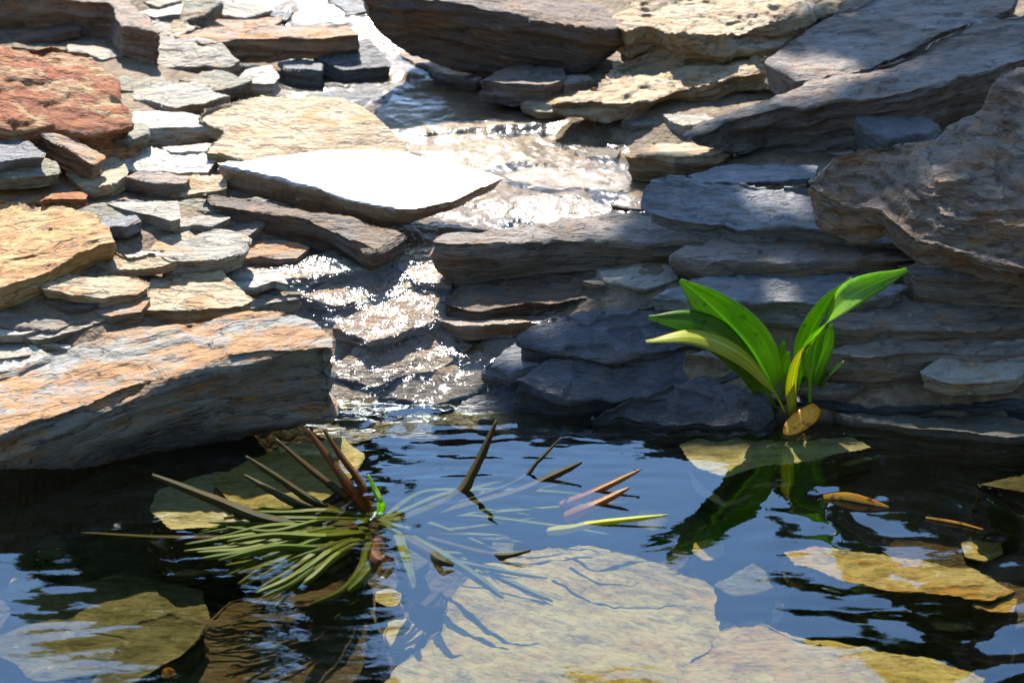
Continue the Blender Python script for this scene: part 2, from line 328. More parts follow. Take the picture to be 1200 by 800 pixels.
INX, INY = P(430, 505).x, P(430, 505).y          # where the stream runs into the pond
def pond_z(X, Y):
    d = np.hypot(X - INX, Y - INY)
    # fine lines combed out by the inflow, dying away down the pond
    a = .00075 * np.exp(-(d / .30)**2) + .00006
    wx = X + .05 * vn(X * 5, Y * 5); wy = Y + .05 * vn(X * 5 + 40, Y * 5)
    z = a * (vn(wx * 14, wy * 62) + .8 * vn(wx * 26 + 9, wy * 110) + .5 * vn(wx * 60, wy * 150))
    # lazy swirls rocking in the right-hand corner and at the left
    cx, cy = P(1010, 600).x, P(1010, 600).y
    d2 = np.hypot(X - cx, (Y - cy) * .9)
    b = .0005 * np.exp(-(d2 / .16)**2) + .0008 * np.clip((X - .26) / .22, 0, 1) * np.clip((2.5 - Y) / .2, 0, 1)
    z = z + b * (np.sin(d2 * 2 * np.pi / .085 + 4.5 * fbm(X * 5, Y * 7, o=2)) * .6 + 1.3 * vn(wx * 16, wy * 24) + .5 * vn(wx * 30, wy * 44))
    c = .0006 * np.exp(-(((X + .62) / .16)**2 + ((Y - 2.12) / .16)**2))
    z = z + c * (vn(wx * 12, wy * 38) + .6 * vn(wx * 22, wy * 60))
    return z + .0004 * vn(X * 7, Y * 10)
pw = grid_obj("pond_water", np.concatenate([np.linspace(-8, -.95, 14), np.arange(-.93, .93, .005), np.linspace(.95, 8, 14)]),
              np.concatenate([np.linspace(-6, 1.65, 10), np.arange(1.7, 2.8, .005)]), pond_z,
              water_mat("pond_water", (.84, .80, .60), .0, 1.92, 34, .0005, .18, (1, 2, 1), (.80, .94, 1.0)))
tag(pw, kind="structure")

# ------------------------------------------------------------------ rocks
BANK = "slate rocks heaped along the stream"; SUNK = "flat stones under the pond water"
ROCKS = []
def rock(name, label, top, th, mat, tilt=(0, 0), lift=0.0, z=None, grain=0.0, und=.94, rough=1.0, rnd=0, vox=None, solid=False, group=BANK, jag=1.0, step=1.0, mid=False):
    n = len(top); ths = [th] * n if isinstance(th, (int, float)) else list(th)
    cx = sum(p[0] for p in top) / n; cy = sum(p[1] for p in top) / n
    tx, ty = tilt
    fi = max(range(n), key=lambda i: top[i][1])
    zz = z if z is not None else .1
    def on(px, py, zz):
        c = P(cx, cy, zz); r = ray(px, py)
        k = r.z - tx * r.x - ty * r.y
        t = (zz - tx * c.x - ty * c.y - CAM_H) / k
        return Vector((r.x * t, r.y * t, CAM_H + r.z * t))
    if z is None:
        for _ in range(150):
            f = on(cx, cy, zz) if mid else on(*top[fi], zz)
            zz += .2 * (T1(f.x, f.y) + ths[fi] * .82 + lift - f.z)
    pts = [on(px, py, zz) for px, py in top]
    org = sum(pts, Vector()) / n
    nrm = Vector((-tx, -ty, 1)).normalized()
    g = Vector((math.cos(grain), math.sin(grain), 0)); gx = (g - nrm * g.dot(nrm)).normalized(); gy = nrm.cross(gx)
    rot = Matrix((gx, gy, nrm)).transposed()
    rr = random.Random(label)
    # break the outline into small jagged steps
    ring, rth = [], []
    for i in range(n):
        a, b = pts[i], pts[(i + 1) % n]; ln = (b - a).length; k = max(1, min(14, int(ln / .022)))
        side = (b - a).cross(nrm).normalized() if ln > 1e-6 else Vector()
        o2 = 0
        for q in range(k):
            f = q / k; o2 = .5 * o2 + rr.uniform(-1, 1) * min(.006, ln * .05) * jag
            ring.append(a.lerp(b, f) + (side * o2 if q else Vector())); rth.append(ths[i] * (1 - f) + ths[(i + 1) % n] * f)
    m = len(ring); cen = sum(ring, Vector()) / m
    bot = []
    for p, t in zip(ring, rth):
        q = cen.lerp(p, und); q.z = p.z - max(t, .006)
        if solid: q.z = min(q.z, T1(q.x, q.y) - .02)
        bot.append(q)
    inv = rot.inverted(); L2 = [inv @ (p - org) for p in ring + bot]
    bm = bmesh.new(); vs = [bm.verts.new(p) for p in L2]
    bm.faces.new(vs[:m]); bm.faces.new(list(reversed(vs[m:])))
    for i in range(m): bm.faces.new((vs[i], vs[m + i], vs[m + (i + 1) % m], vs[(i + 1) % m]))
    bmesh.ops.recalc_face_normals(bm, faces=bm.faces)
    bmesh.ops.triangulate(bm, faces=bm.faces)
    me = bpy.data.meshes.new(name); bm.to_mesh(me); bm.free()
    ext = max((a - b).length for a in (L2[0], L2[m // 3]) for b in L2)
    v = vox or min(.0048, max(.0030, ext / 100))
    v = min(v, max(.0030, min(ths) / 2.6))
    o = bpy.data.objects.new(name, me); C.objects.link(o)
    md = o.modifiers.new("remesh", 'REMESH'); md.mode = 'VOXEL'; md.voxel_size = v; md.adaptivity = 0
    if rnd:
        sm = o.modifiers.new("smooth", 'SMOOTH'); sm.factor = .5; sm.iterations = rnd
    dg = bpy.context.evaluated_depsgraph_get(); ev = o.evaluated_get(dg)
    nm = bpy.data.meshes.new_from_object(ev); o.modifiers.clear(); o.data = nm; bpy.data.meshes.remove(me); nm.name = name
    nv = len(nm.vertices)
    co = np.empty(nv * 3, np.float32); nm.vertices.foreach_get("co", co); co = co.reshape(-1, 3)
    no = np.empty(nv * 3, np.float32); nm.vertices.foreach_get("normal", no); no = no.reshape(-1, 3)
    s0 = rr.uniform(0, 200); x, y, zc = co[:, 0] + s0, co[:, 1] + s0 * .7, co[:, 2] + s0 * .3
    tk = max(ths); A = rough * min(1.0, .22 + tk / .07)
    warp = .012 * fbm(x * 5, y * 5, o=2)
    # bedding ledges on the broken edges
    sz = (zc + warp * .6)
    led = .75 * np.tanh(3.5 * vn(x * 8, y * 8, sz * 46)) + .45 * np.tanh(3 * vn(x * 12 + 4, y * 12, sz * 105)) + .35 * vn(x * 22, y * 22, sz * 170) + .5 * vn(x * 13, y * 13, sz * 14)
    horiz = np.sqrt(np.clip(1 - no[:, 2]**2, 0, 1))
    dn = (led * horiz * .0075 * A)[:, None] * np.stack([no[:, 0], no[:, 1], np.zeros(nv)], 1)
    # chips split off the bedding plane: terraces with sharp risers, drawn out along the grain
    f = fbm(x * 4.2, y * 7.5, o=4) * 2.6 * step
    fl = np.floor(f); fr = f - fl; ter = fl + np.clip((fr - .42) / .16, 0, 1)
    dz = (ter * .0030 + .0011 * fbm(x * 26, y * 60, o=3) + .0045 * fbm(x * 3.5 + 7, y * 4.5, o=2)) * A
    dz = np.where(no[:, 2] > 0, dz, -dz * .5) * np.abs(no[:, 2])
    co = co + dn; co[:, 2] += dz
    co += no * (.0020 * A * fbm(x * 38, y * 38, zc * 55, o=3))[:, None]
    nm.vertices.foreach_set("co", co.astype(np.float32).ravel())
    nm.polygons.foreach_set("use_smooth", np.ones(len(nm.polygons), bool)); nm.update()
    if not rnd: nm.set_sharp_from_angle(angle=R(34))
    nm.materials.clear(); nm.materials.append(M[mat])
    o.matrix_world = Matrix.Translation(org) @ rot.to_4x4()
    tag(o, label, "rock", group, "thing")
    ROCKS.append(o); return o

# ---- left bank, front to back
rock("slate_block", "long slate block with a rust orange top, jutting over the pond from the left bank",
     [(-70, 478), (0, 436), (60, 410), (150, 385), (240, 374), (330, 367), (372, 377), (395, 397), (392, 410), (340, 412), (255, 420), (190, 440), (120, 468), (60, 494), (0, 516), (-70, 540)],
     [.05, .08, .10, .13, .13, .13, .13, .13, .115, .125, .135, .125, .105, .075, .045, .04], 'log', tilt=(.10, .10), z=.118, grain=.15, und=.97, rough=1.25, vox=.0042)
rock("stone_slab", "thick ochre slab with a sunlit cracked top and a brown broken edge",
     [(-70, 248), (0, 237), (70, 240), (112, 252), (136, 284), (118, 286), (60, 310), (0, 333), (-70, 350)], [.05, .05, .05, .05, .05, .06, .075, .075, .075], 'ochre', tilt=(.05, .12), grain=.2, rough=1.2)
rock("stone_slab", "broad pale tan slab lying flat behind the long rust topped block",
     [(104, 352), (125, 315), (190, 300), (230, 305), (262, 320), (300, 350), (285, 359), (210, 363), (150, 363)], .038, 'tan', tilt=(0, .12), grain=-.1)
rock("stone_slab", "small grey slab with an orange patch at the water's edge",
     [(183, 300), (215, 280), (255, 267), (292, 280), (285, 296), (255, 306), (200, 309)], .026, 'grey', tilt=(0, .12), lift=.012)
rock("stone_chip", "thin wet pale chip at the stream edge, in front of the orange patched slab",
     [(205, 296), (250, 299), (300, 309), (290, 316), (240, 311)], .015, 'pale')
rock("boulder", "rounded red boulder with cream blotches, largest red stone of the bank",
     [(-70, 52), (0, 50), (60, 50), (105, 60), (136, 90), (148, 118), (161, 143), (120, 149), (60, 148), (0, 151), (-70, 153)], .035, 'red', tilt=(-.14, .36), rnd=40, rough=1.8, lift=.05, solid=True, jag=1.5)
rock("stone_slab", "grey green slab under the red boulder's overhanging edge",
     [(50, 150), (120, 146), (172, 148), (175, 160), (150, 167), (90, 162)], .03, 'olive', lift=.025)
rock("boulder", "big shaded olive grey boulder with an ochre sunlit corner behind the red one",
     [(-70, -8), (0, -6), (90, -2), (126, 4), (142, 30), (186, 46), (192, 40), (150, -10), (120, -60), (-70, -60)], [.13, .13, .14, .12, .10, .075, .06, .05, .06, .1], 'face', tilt=(-.06, .12), rnd=7, rough=1.2)
rock("boulder", "small rounded grey brown boulder in front of the long orange topped slab",
     [(166, 70), (186, 50), (230, 44), (262, 50), (284, 72), (272, 80), (220, 78), (182, 78)], .032, 'grey', tilt=(0, .30), rnd=9, solid=True)
rock("stone_slab", "long flat slab with an orange top and a dark shaded front edge",
     [(200, 42), (230, 31), (300, 27), (410, 28), (424, 42), (350, 44), (300, 44), (235, 50)], [.03, .04, .05, .05, .03, .045, .055, .05], 'rust', tilt=(0, .1))
rock("slate_block", "dark grey block leaning against the right end of the long orange topped slab",
     [(365, 66), (430, 44), (447, 60), (460, 78), (402, 84)], .03, 'slate', tilt=(0, .3))
rock("stone", "small knobbly pale stone between the grey brown boulder and the dark square block",
     [(266, 97), (290, 80), (318, 74), (330, 90), (322, 99), (290, 97), (275, 102)], .03, 'pale', tilt=(0, .2), rnd=4)
rock("slate_block", "small dark square block with a pale flat top behind the thin blue grey slab",
     [(326, 75), (350, 70), (380, 80), (377, 86), (335, 82)], .045, 'slate')
rock("stone_chip", "tiny pale flat chip below the knobbly pale stone",
     [(279, 105), (300, 99), (312, 102), (305, 110), (285, 111)], .016, 'tan')
rock("slate_slab", "long thin blue grey slab with pale streaks lying at the stream's left edge",
     [(308, 112), (330, 107), (430, 97), (464, 100), (465, 111), (410, 117), (330, 115)], .024, 'slate', tilt=(0, .1), rough=1.3)
rock("stone_slab", "broad orange tan slab behind the glaring white slab",
     [(236, 178), (262, 152), (230, 138), (240, 127), (280, 119), (300, 114), (400, 115), (440, 138), (462, 156), (482, 176), (400, 186), (300, 189)], .03, 'tan', tilt=(-.05, .18), lift=.0, rough=1.1)
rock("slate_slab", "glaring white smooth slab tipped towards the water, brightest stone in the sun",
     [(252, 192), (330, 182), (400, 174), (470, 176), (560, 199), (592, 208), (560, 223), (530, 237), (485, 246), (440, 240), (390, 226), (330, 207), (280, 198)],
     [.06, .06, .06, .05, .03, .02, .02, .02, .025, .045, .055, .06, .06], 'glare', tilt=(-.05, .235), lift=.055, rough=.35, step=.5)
rock("slate_block", "dark brown block under the white slab, only its right corner sunlit",
     [(236, 226), (300, 232), (362, 248), (420, 255), (478, 271), (441, 292), (405, 278), (362, 258), (300, 248), (246, 240)], [.07, .08, .07, .05, .04, .035, .055, .08, .09, .08], 'brown', tilt=(-.05, .16), lift=.02)
rock("slate_slab", "bright white topped slab with a grey shaded front, right of the red boulder's foot",
     [(150, 146), (155, 131), (200, 134), (270, 142), (274, 149), (240, 151), (160, 154)], [.03, .03, .03, .03, .035, .035, .03], 'pale', lift=.01)
rock("slate_slab", "broad white sunlit slab left of the glaring white slab",
     [(122, 170), (150, 166), (200, 177), (255, 174), (259, 182), (245, 201), (210, 201), (150, 197), (138, 186)], .02, 'pale', tilt=(0, .15))
rock("stone_chip", "thin white sliver tucked behind the broad white slab",
     [(188, 172), (262, 167), (265, 174), (255, 179), (200, 179)], .016, 'pale', lift=.008)
rock("stone_slab", "pinkish tan slab between the olive slab and the broad white slab",
     [(78, 202), (100, 190), (137, 184), (152, 205), (130, 218), (108, 221), (90, 210)], .024, 'tan', tilt=(0, .15))
rock("stone_slab", "narrow cream topped slab with a brown front below the broad white slab",
     [(145, 206), (165, 199), (220, 207), (216, 213), (180, 213)], .034, 'umber')
rock("stone_slab", "rounded olive slab with a mossy edge at the left end of the heap",
     [(-50, 192), (0, 188), (50, 183), (70, 190), (74, 202), (50, 207), (0, 209), (-50, 211)], .022, 'olive', tilt=(0, .22), rnd=6, lift=.02)
rock("slate_slab", "dark grey slab resting on the rounded olive slab",
     [(-50, 168), (0, 164), (35, 166), (52, 181), (0, 187), (-50, 188)], .03, 'slate', tilt=(0, .2), lift=.035)
rock("stone_wedge", "brown wedge stone with one sunlit sloping edge below the red boulder",
     [(38, 152), (62, 151), (82, 155), (120, 183), (109, 190), (75, 172)], .045, 'rust', tilt=(-.25, .1), lift=.02)
rock("stone", "small brick red stone wedged above the ochre slab",
     [(44, 237), (60, 226), (98, 222), (104, 228), (101, 233), (60, 234)], .024, 'red', lift=.01)
rock("slate_slab", "pale grey slab with a notched front, right of the brick red stone",
     [(122, 238), (140, 231), (210, 235), (214, 256), (200, 260), (160, 249)], .018, 'grey', tilt=(0, .12), lift=.015)
rock("slate_slab", "small dark grey layered slab beside the corner of the ochre slab",
     [(116, 263), (130, 254), (160, 251), (167, 259), (145, 266)], .02, 'slate', lift=.01)
rock("stone_chip", "pale curved chip behind the broad pale tan slab",
     [(136, 290), (150, 283), (165, 292), (196, 294), (190, 301), (150, 303)], .014, 'pale')
rock("stone", "rounded grey stone under the ochre slab's broken edge",
     [(18, 391), (40, 372), (90, 359), (123, 364), (127, 376), (90, 387), (40, 399)], .028, 'grey', tilt=(0, .2), rnd=4)
rock("stone", "pale three cornered stone just behind the long rust topped block",
     [(-25, 432), (10, 414), (40, 403), (62, 419), (30, 428), (0, 436)], .03, 'pale', tilt=(0, .3), lift=.02)
rock("stone", "dull grey stone behind the pale three cornered one",
     [(-40, 402), (10, 395), (46, 405), (32, 414), (0, 417)], .024, 'grey', lift=.01)
rock("slate_slab", "small white layered slab at the top edge, right of the olive grey boulder",
     [(158, 14), (185, 2), (220, 4), (224, 16), (180, 21)], .02, 'pale')
rock("stone", "olive brown pointed stone at the top edge, beside the small white layered slab",
     [(210, 27), (218, 0), (250, -8), (260, 2), (240, 16)], .03, 'olive', tilt=(0, .3), lift=.01)
rock("stone", "little pale upright knob between the grey brown boulder and the top edge",
     [(193, 40), (203, 22), (215, 21), (226, 37), (214, 46)], .028, 'tan', tilt=(0, .3), rnd=4)
rock("stone_slab", "thin orange brown slab behind the long orange topped slab",
     [(216, 25), (260, 17), (332, 21), (320, 30), (230, 32)], .022, 'rust')
rock("slate_slab", "wet white flecked slab at the top edge above the thin orange brown slab",
     [(243, 9), (280, -2), (320, 3), (347, 14), (335, 24), (300, 16)], .02, 'wet')
rock("slate_slab", "grey slab at the top edge behind the dark leaning block",
     [(335, 21), (350, 6), (385, 2), (414, 12), (405, 28), (350, 31)], .02, 'slate')
rock("slate_slab", "pale blue grey slab at the top edge beside the big brown block",
     [(383, -4), (400, -18), (436, -16), (444, 12), (405, 18)], .022, 'slate', tilt=(0, .25))

# ---- head of the stream and its bed
rock("slate_block", "massive dark brown block with a narrow white sunlit top, at the head of the stream",
     [(412, -30), (480, -45), (620, -10), (690, 5), (735, 26), (738, 40), (722, 42), (690, 40), (640, 29), (590, 19), (530, 8), (470, 2), (420, -8)],
     [.05, .1, .12, .1, .05, .035, .045, .085, .115, .13, .125, .105, .06], 'brown', tilt=(-.17, .10), z=.325, rough=1.2, und=.92, solid=False)
rock("slate_slab", "flat grey slab under the front of the massive brown block",
     [(455, 50), (500, 58), (545, 70), (590, 84), (560, 96), (510, 86), (470, 66)], .03, 'umber')
rock("slate_block", "small dark block with a pale sunlit top standing in the stream",
     [(560, 95), (590, 80), (625, 76), (661, 79), (659, 92), (640, 98), (590, 97)], .045, 'umber', lift=.015)
rock("stone_chip", "thin grey flake beside the small dark block in the stream",
     [(655, 92), (690, 88), (698, 96), (660, 99)], .016, 'grey', lift=.01)
rock("stone_slab", "tan rounded lobe of stone at the stream's right edge",
     [(610, 121), (640, 104), (682, 100), (692, 113), (662, 128), (630, 129)], .02, 'tan', tilt=(0, .15), rnd=4, lift=.014)
def bed(label, pts, mat='wettan', th=.022, lift=-.008, **k):
    lift -= .0105
    c = Vector((0, 0, 0)); zz = .1
    for _ in range(60):
        c = P(sum(p[0] for p in pts) / len(pts), sum(p[1] for p in pts) / len(pts), zz); zz += .3 * (T1(c.x, c.y) - zz)
    ty = (T1(c.x, c.y + .05) - T1(c.x, c.y - .05)) / .1
    return rock("bed_stone", label, pts, th, mat, lift=lift, rough=1.0, group="wet stones in the stream bed", mid=True, tilt=(0, max(.05, ty * .68)), **k)
bed("broad wet tan bed stone below the small dark block", [(440, 130), (470, 105), (560, 105), (672, 127), (682, 141), (600, 147), (500, 157), (450, 150)], lift=.0)
bed("wet pinkish bed stone behind the white slab's right end", [(455, 158), (520, 149), (600, 163), (618, 190), (560, 202), (475, 178)], lift=.002)
bed("wet tan bed stone beside the blue pool", [(590, 205), (612, 194), (690, 190), (770, 214), (742, 230), (640, 223)], lift=.002)
bed("wet pink brown bed stone above the long ledge", [(596, 232), (642, 224), (740, 240), (765, 256), (700, 270), (640, 267), (610, 252)], lift=.002)
bed("dark wet bed stone under the white slab's right tip", [(498, 262), (540, 238), (580, 240), (604, 256), (580, 272), (530, 275)], 'brown')
bed("olive wet bed stone in the shallows below the brown block", [(300, 322), (330, 302), (420, 294), (470, 300), (430, 316), (360, 326)], 'olive', lift=.003)
bed("pale grey wet bed stone beside the orange patched slab", [(262, 336), (300, 318), (352, 326), (372, 346), (318, 352)], 'grey', lift=.002)
bed("wet tan bed stone at the middle of the shallows", [(350, 344), (400, 318), (470, 312), (500, 326), (462, 346), (390, 358)], lift=.0)
bed("wet cream bed stone just left of the long ledge", [(452, 304), (500, 288), (540, 304), (530, 334), (486, 330)], 'wettan', lift=.0)
bed("wet brown bed stone at the lip of the cascade", [(388, 384), (440, 352), (500, 340), (548, 356), (500, 382), (432, 402)], 'wettan', lift=.0)
bed("wet tan bed stone halfway down the cascade", [(384, 436), (420, 404), (500, 388), (560, 404), (520, 430), (440, 452)], lift=.002)
bed("grey wet bed stone under the splashing water", [(440, 462), (500, 430), (566, 428), (566, 452), (510, 474)], 'grey', lift=.0)
bed("wet pale bed stone at the foot of the cascade", [(362, 506), (400, 474), (470, 464), (516, 482), (465, 506), (400, 522)], 'wettan', lift=.0)
bed("wet orange bed stone at the left edge of the cascade", [(378, 474), (396, 446), (436, 446), (452, 462), (420, 480)], 'wettan', lift=.006)

# ---- the ledge in mid stream and the wet rocks under it
rock("slate_slab", "long ledge with a sunlit tan lip and a dark front, across mid stream",
     [(503, 284), (520, 270), (600, 268), (660, 258), (720, 247), (800, 248), (880, 262), (860, 284), (770, 283), (690, 279), (600, 282), (535, 287)], [.06, .08, .09, .10, .10, .10, .10, .10, .105, .105, .10, .085], 'umber', tilt=(0, .10), lift=.02, rough=1.1)
rock("stone_slab", "brown shaded slab tucked under the mid stream ledge's left end",
     [(515, 354), (545, 334), (640, 322), (760, 318), (850, 326), (830, 340), (720, 348), (640, 356), (562, 364)], .05, 'brown', tilt=(0, .15), lift=.006)
rock("stone_slab", "thin orange tan lip of rock with water spilling over it, below the mid stream ledge",
     [(500, 370), (560, 361), (640, 354), (678, 358), (672, 373), (600, 382), (540, 385)], .02, 'wettan', lift=.022)
def hump(label, pts, th=.06, lift=.0, tk=.8, rnd=7):
    zz = .05
    for _ in range(80):
        c = P(sum(p[0] for p in pts) / len(pts), sum(p[1] for p in pts) / len(pts), zz); zz += .3 * (T1(c.x, c.y) - zz)
    ty = (T1(c.x, c.y + .06) - T1(c.x, c.y - .06)) / .12
    rock("boulder", label, pts, th, 'wet', tilt=(0, min(.6, max(.15, ty * tk))), lift=lift - th * .5, mid=True, rnd=rnd, rough=1.15, solid=True, jag=2)
hump("low dark blue wet rock behind the broad leaved plant's yellow leaf", [(610, 396), (645, 372), (700, 360), (790, 357), (855, 378), (862, 398), (770, 408), (690, 412)], lift=.012)
hump("long smooth blue wet rock left of the broad leaved plant's base", [(600, 446), (640, 424), (700, 408), (790, 398), (856, 406), (872, 432), (832, 456), (740, 460), (660, 462)], lift=.014)
hump("humped dark wet rock where the cascade meets the pond", [(500, 500), (540, 468), (610, 444), (690, 446), (738, 468), (720, 500), (620, 512)], lift=.012)
hump("low dark wet rock awash at the pond's far edge", [(690, 490), (740, 462), (830, 452), (900, 462), (905, 486), (800, 500)], lift=.006)
rock("stone", "small glistening grey rock at the foot of the cascade",
     [(440, 514), (480, 487), (530, 474), (548, 492), (512, 515)], .04, 'wet', tilt=(0, .2), rnd=4, lift=.0, solid=True)
rock("stone", "pale sunlit ridge of rock splashed by the cascade",
     [(566, 428), (600, 402), (668, 390), (686, 408), (645, 428), (600, 436)], .035, 'slate', tilt=(0, .22), lift=.012, solid=True)

# ---- right bank
rock("stone_slab", "craggy cream crusted slab with one half in shade, at the top of the right bank",
     [(716, 20), (740, -6), (860, -30), (985, -25), (990, -2), (950, 24), (900, 42), (850, 54), (800, 54), (760, 40), (735, 48), (718, 40)], .05, 'tan', tilt=(.03, .16), rough=1.9, lift=.04, step=1.6, jag=2)
rock("slate_slab", "large flat dark slab in shade at the top right",
     [(890, 70), (985, 8), (1060, -20), (1200, -25), (1185, 12), (1120, 32), (1060, 62), (1000, 88), (930, 94)], .06, 'umber', tilt=(.05, .15), lift=.03)
rock("slate_block", "big craggy rock with a crumbling sunlit tan top overhanging the blue pool",
     [(640, 122), (690, 106), (715, 90), (725, 74), (760, 60), (800, 54), (850, 44), (905, 45), (982, 60), (978, 76), (930, 82), (900, 76), (860, 78), (800, 94), (760, 106), (730, 116), (690, 124)],
     [.02, .03, .05, .08, .1, .1, .1, .1, .07, .04, .05, .065, .085, .07, .055, .045, .03], 'tan', tilt=(.09, .16), lift=.03, rough=1.9, step=1.6, jag=2)
rock("slate_block", "long rock running up to the right with a pale sunlit ridge and hollow dark front",
     [(798, 157), (850, 133), (900, 118), (960, 88), (1050, 66), (1110, 40), (1150, 20), (1200, 16), (1270, 6), (1270, 52), (1200, 66), (1120, 86), (1050, 110), (960, 122), (900, 132), (850, 142), (806, 162)],
     [.02, .06, .09, .11, .15, .15, .15, .15, .15, .14, .14, .14, .15, .14, .11, .06, .02], 'umber', tilt=(.12, .2), lift=.06, rough=1.1)
rock("stone_slab", "small cream slab in a patch of sun under the long sloping rock",
     [(733, 182), (755, 168), (800, 165), (860, 172), (842, 184), (790, 188)], .045, 'tan', lift=.01)
rock("stone", "blue grey stone with a white streak wedged between the two large right hand rocks",
     [(1001, 141), (1015, 122), (1040, 118), (1100, 147), (1087, 160), (1040, 167)], .03, 'slate', tilt=(-.1, .4), lift=.02, solid=True, rnd=3)
rock("slate_slab", "flat blue slab in shade above the long blue grey rock",
     [(806, 207), (850, 194), (960, 196), (955, 211), (870, 217), (820, 216)], .025, 'slate', lift=.02)
rock("stone_chip", "thin cream strip of stone in a sliver of sun, beside the huge brown rock",
     [(850, 215), (900, 207), (946, 205), (945, 215), (870, 220)], .018, 'tan', lift=.024)
rock("slate_slab", "long blue grey rock with fine wavy bedding lines, overhanging the dark ledges",
     [(750, 227), (765, 209), (790, 204), (860, 213), (960, 225), (1040, 238), (1092, 268), (1080, 282), (980, 277), (880, 267), (780, 251), (753, 242)], .03, 'slate', tilt=(-.06, .36), lift=.02, rough=1.5, rnd=2, step=1.3)
rock("slate_block", "huge brown layered rock face at the right, largest of the right bank",
     [(942, 207), (975, 181), (1040, 168), (1090, 160), (1150, 125), (1165, 100), (1200, 97), (1280, 92), (1280, 318), (1200, 300), (1140, 283), (1080, 270), (1040, 236), (960, 226)], .06, 'face', tilt=(-.05, .48), lift=0.075, rough=2.2, solid=False, step=1.5)
rock("slate_slab", "dark shaded ledge just below the long blue grey rock",
     [(785, 300), (830, 280), (950, 276), (1060, 282), (1105, 296), (1050, 306), (830, 312)], .045, 'umber', tilt=(0, .1), lift=.006)
rock("slate_slab", "thin grey plate under the huge brown rock",
     [(1098, 299), (1130, 290), (1200, 293), (1280, 296), (1280, 304), (1150, 307)], .018, 'slate', lift=.03)
rock("slate_slab", "brown shaded ledge below the thin grey plate at the right",
     [(1050, 310), (1100, 298), (1200, 302), (1280, 302), (1280, 325), (1200, 330), (1070, 324)], .045, 'umber', lift=.01)
rock("slate_slab", "rounded grey ledge behind the broad leaved plant",
     [(765, 346), (820, 324), (900, 317), (1000, 321), (1065, 335), (1040, 348), (850, 354)], .05, 'slate', tilt=(0, .15), lift=.01, rnd=3)
rock("slate_slab", "purplish layered ledge right of the broad leaved plant's tall leaf",
     [(950, 368), (1060, 345), (1200, 350), (1280, 350), (1280, 378), (1100, 384), (980, 388)], .05, 'umber', tilt=(0, .1), lift=.01)
rock("slate_slab", "dark damp ledge right of the broad leaved plant's base",
     [(955, 412), (1050, 390), (1200, 388), (1280, 388), (1280, 410), (1150, 416), (1000, 420)], .05, 'umber', tilt=(0, .12), lift=.01)
rock("stone", "knob of rock with a glinting sunlit end beside the damp right hand ledges",
     [(1080, 436), (1110, 414), (1150, 402), (1200, 399), (1225, 416), (1190, 440), (1120, 446)], .03, 'grey', tilt=(0, .3), rnd=8, lift=.0, z=.075)
rock("slate_slab", "lowest dark ledge at the waterline behind the wet olive plate",
     [(880, 466), (1000, 444), (1200, 448), (1280, 452), (1280, 474), (1000, 480)], .05, 'wet', tilt=(0, .1), lift=-.015)
rock("slate_slab", "sunlit wet olive plate just above the water, right of the broad leaved plant",
     [(978, 486), (1040, 480), (1130, 485), (1200, 489), (1280, 494), (1280, 512), (1180, 513), (1080, 502)], .03, 'olive', z=.012, solid=True)

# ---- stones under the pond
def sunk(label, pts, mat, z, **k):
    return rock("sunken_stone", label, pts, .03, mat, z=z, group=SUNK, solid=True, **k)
sunk("very large pale tan slab under the clear water in front", [(420, 830), (470, 770), (508, 744), (530, 690), (565, 662), (620, 644), (692, 639), (760, 659), (822, 678), (868, 694), (878, 715), (922, 741), (1000, 756), (1100, 771), (1155, 796), (1160, 860), (500, 880)], 'sunk', -.075, tilt=(.03, -.02), grain=-.5, rough=1.3, step=1.3)
sunk("ochre stone under the rippled water right of the big tan slab", [(915, 646), (950, 640), (1010, 645), (1080, 655), (1112, 665), (1142, 665), (1190, 691), (1162, 702), (1060, 692), (980, 677), (930, 662)], 'sunkochre', -.03)
sunk("small olive stone under water at the big tan slab's far corner", [(838, 684), (882, 661), (897, 670), (908, 690), (862, 696)], 'sunkolive', -.03)
sunk("flat pale olive slab just under water at the broad leaved plant's foot", [(798, 520), (850, 498), (950, 488), (1000, 512), (1024, 526), (962, 541), (900, 548), (850, 564), (818, 546)], 'sunkbuff', -.014)
sunk("small olive slab under water near the right edge", [(1142, 568), (1200, 553), (1280, 550), (1280, 574), (1200, 576)], 'sunkolive', -.02)
sunk("ochre chip under water at the tip of the ochre stone", [(1140, 704), (1170, 690), (1195, 700), (1190, 716), (1160, 714)], 'sunkochre', -.035)
sunk("cracked olive stone under water in the front left corner", [(90, 820), (130, 770), (160, 728), (200, 716), (240, 730), (225, 752), (190, 776), (140, 810)], 'sunkolive', -.06)
sunk("broad dim olive slab deep under the left side of the pond", [(-20, 760), (40, 705), (130, 672), (240, 690), (250, 730), (170, 780), (40, 800)], 'sunkolive', -.11)
sunk("dark brown sunken block in front of the strap leaved plant", [(190, 800), (215, 745), (270, 700), (410, 672), (442, 735), (462, 778), (430, 795), (300, 850)], 'sunkdark', -.10)  # added dark block standing in for a dark reflection on the water
sunk("flat pale slab under water below the long block's overhang", [(172, 600), (185, 572), (240, 556), (320, 556), (330, 590), (260, 618), (200, 622)], 'sunkbuff', -.03)
sunk("pale wet stone awash below the long block's right end", [(245, 566), (290, 538), (345, 520), (398, 512), (428, 532), (410, 566), (350, 596), (280, 604)], 'sunk', -.006, tilt=(.05, .12))
sunk("golden olive slab under water along the right side of the very large tan slab", [(790, 800), (845, 735), (880, 722), (930, 742), (1000, 758), (1090, 772), (1150, 798), (1150, 870), (800, 880)], 'sunkochre', -.060, tilt=(.0, .02))
sunk("dim brown slab under water at the right edge", [(1010, 690), (1060, 620), (1200, 610), (1280, 640), (1280, 720), (1150, 740)], 'sunkdark', -.12)
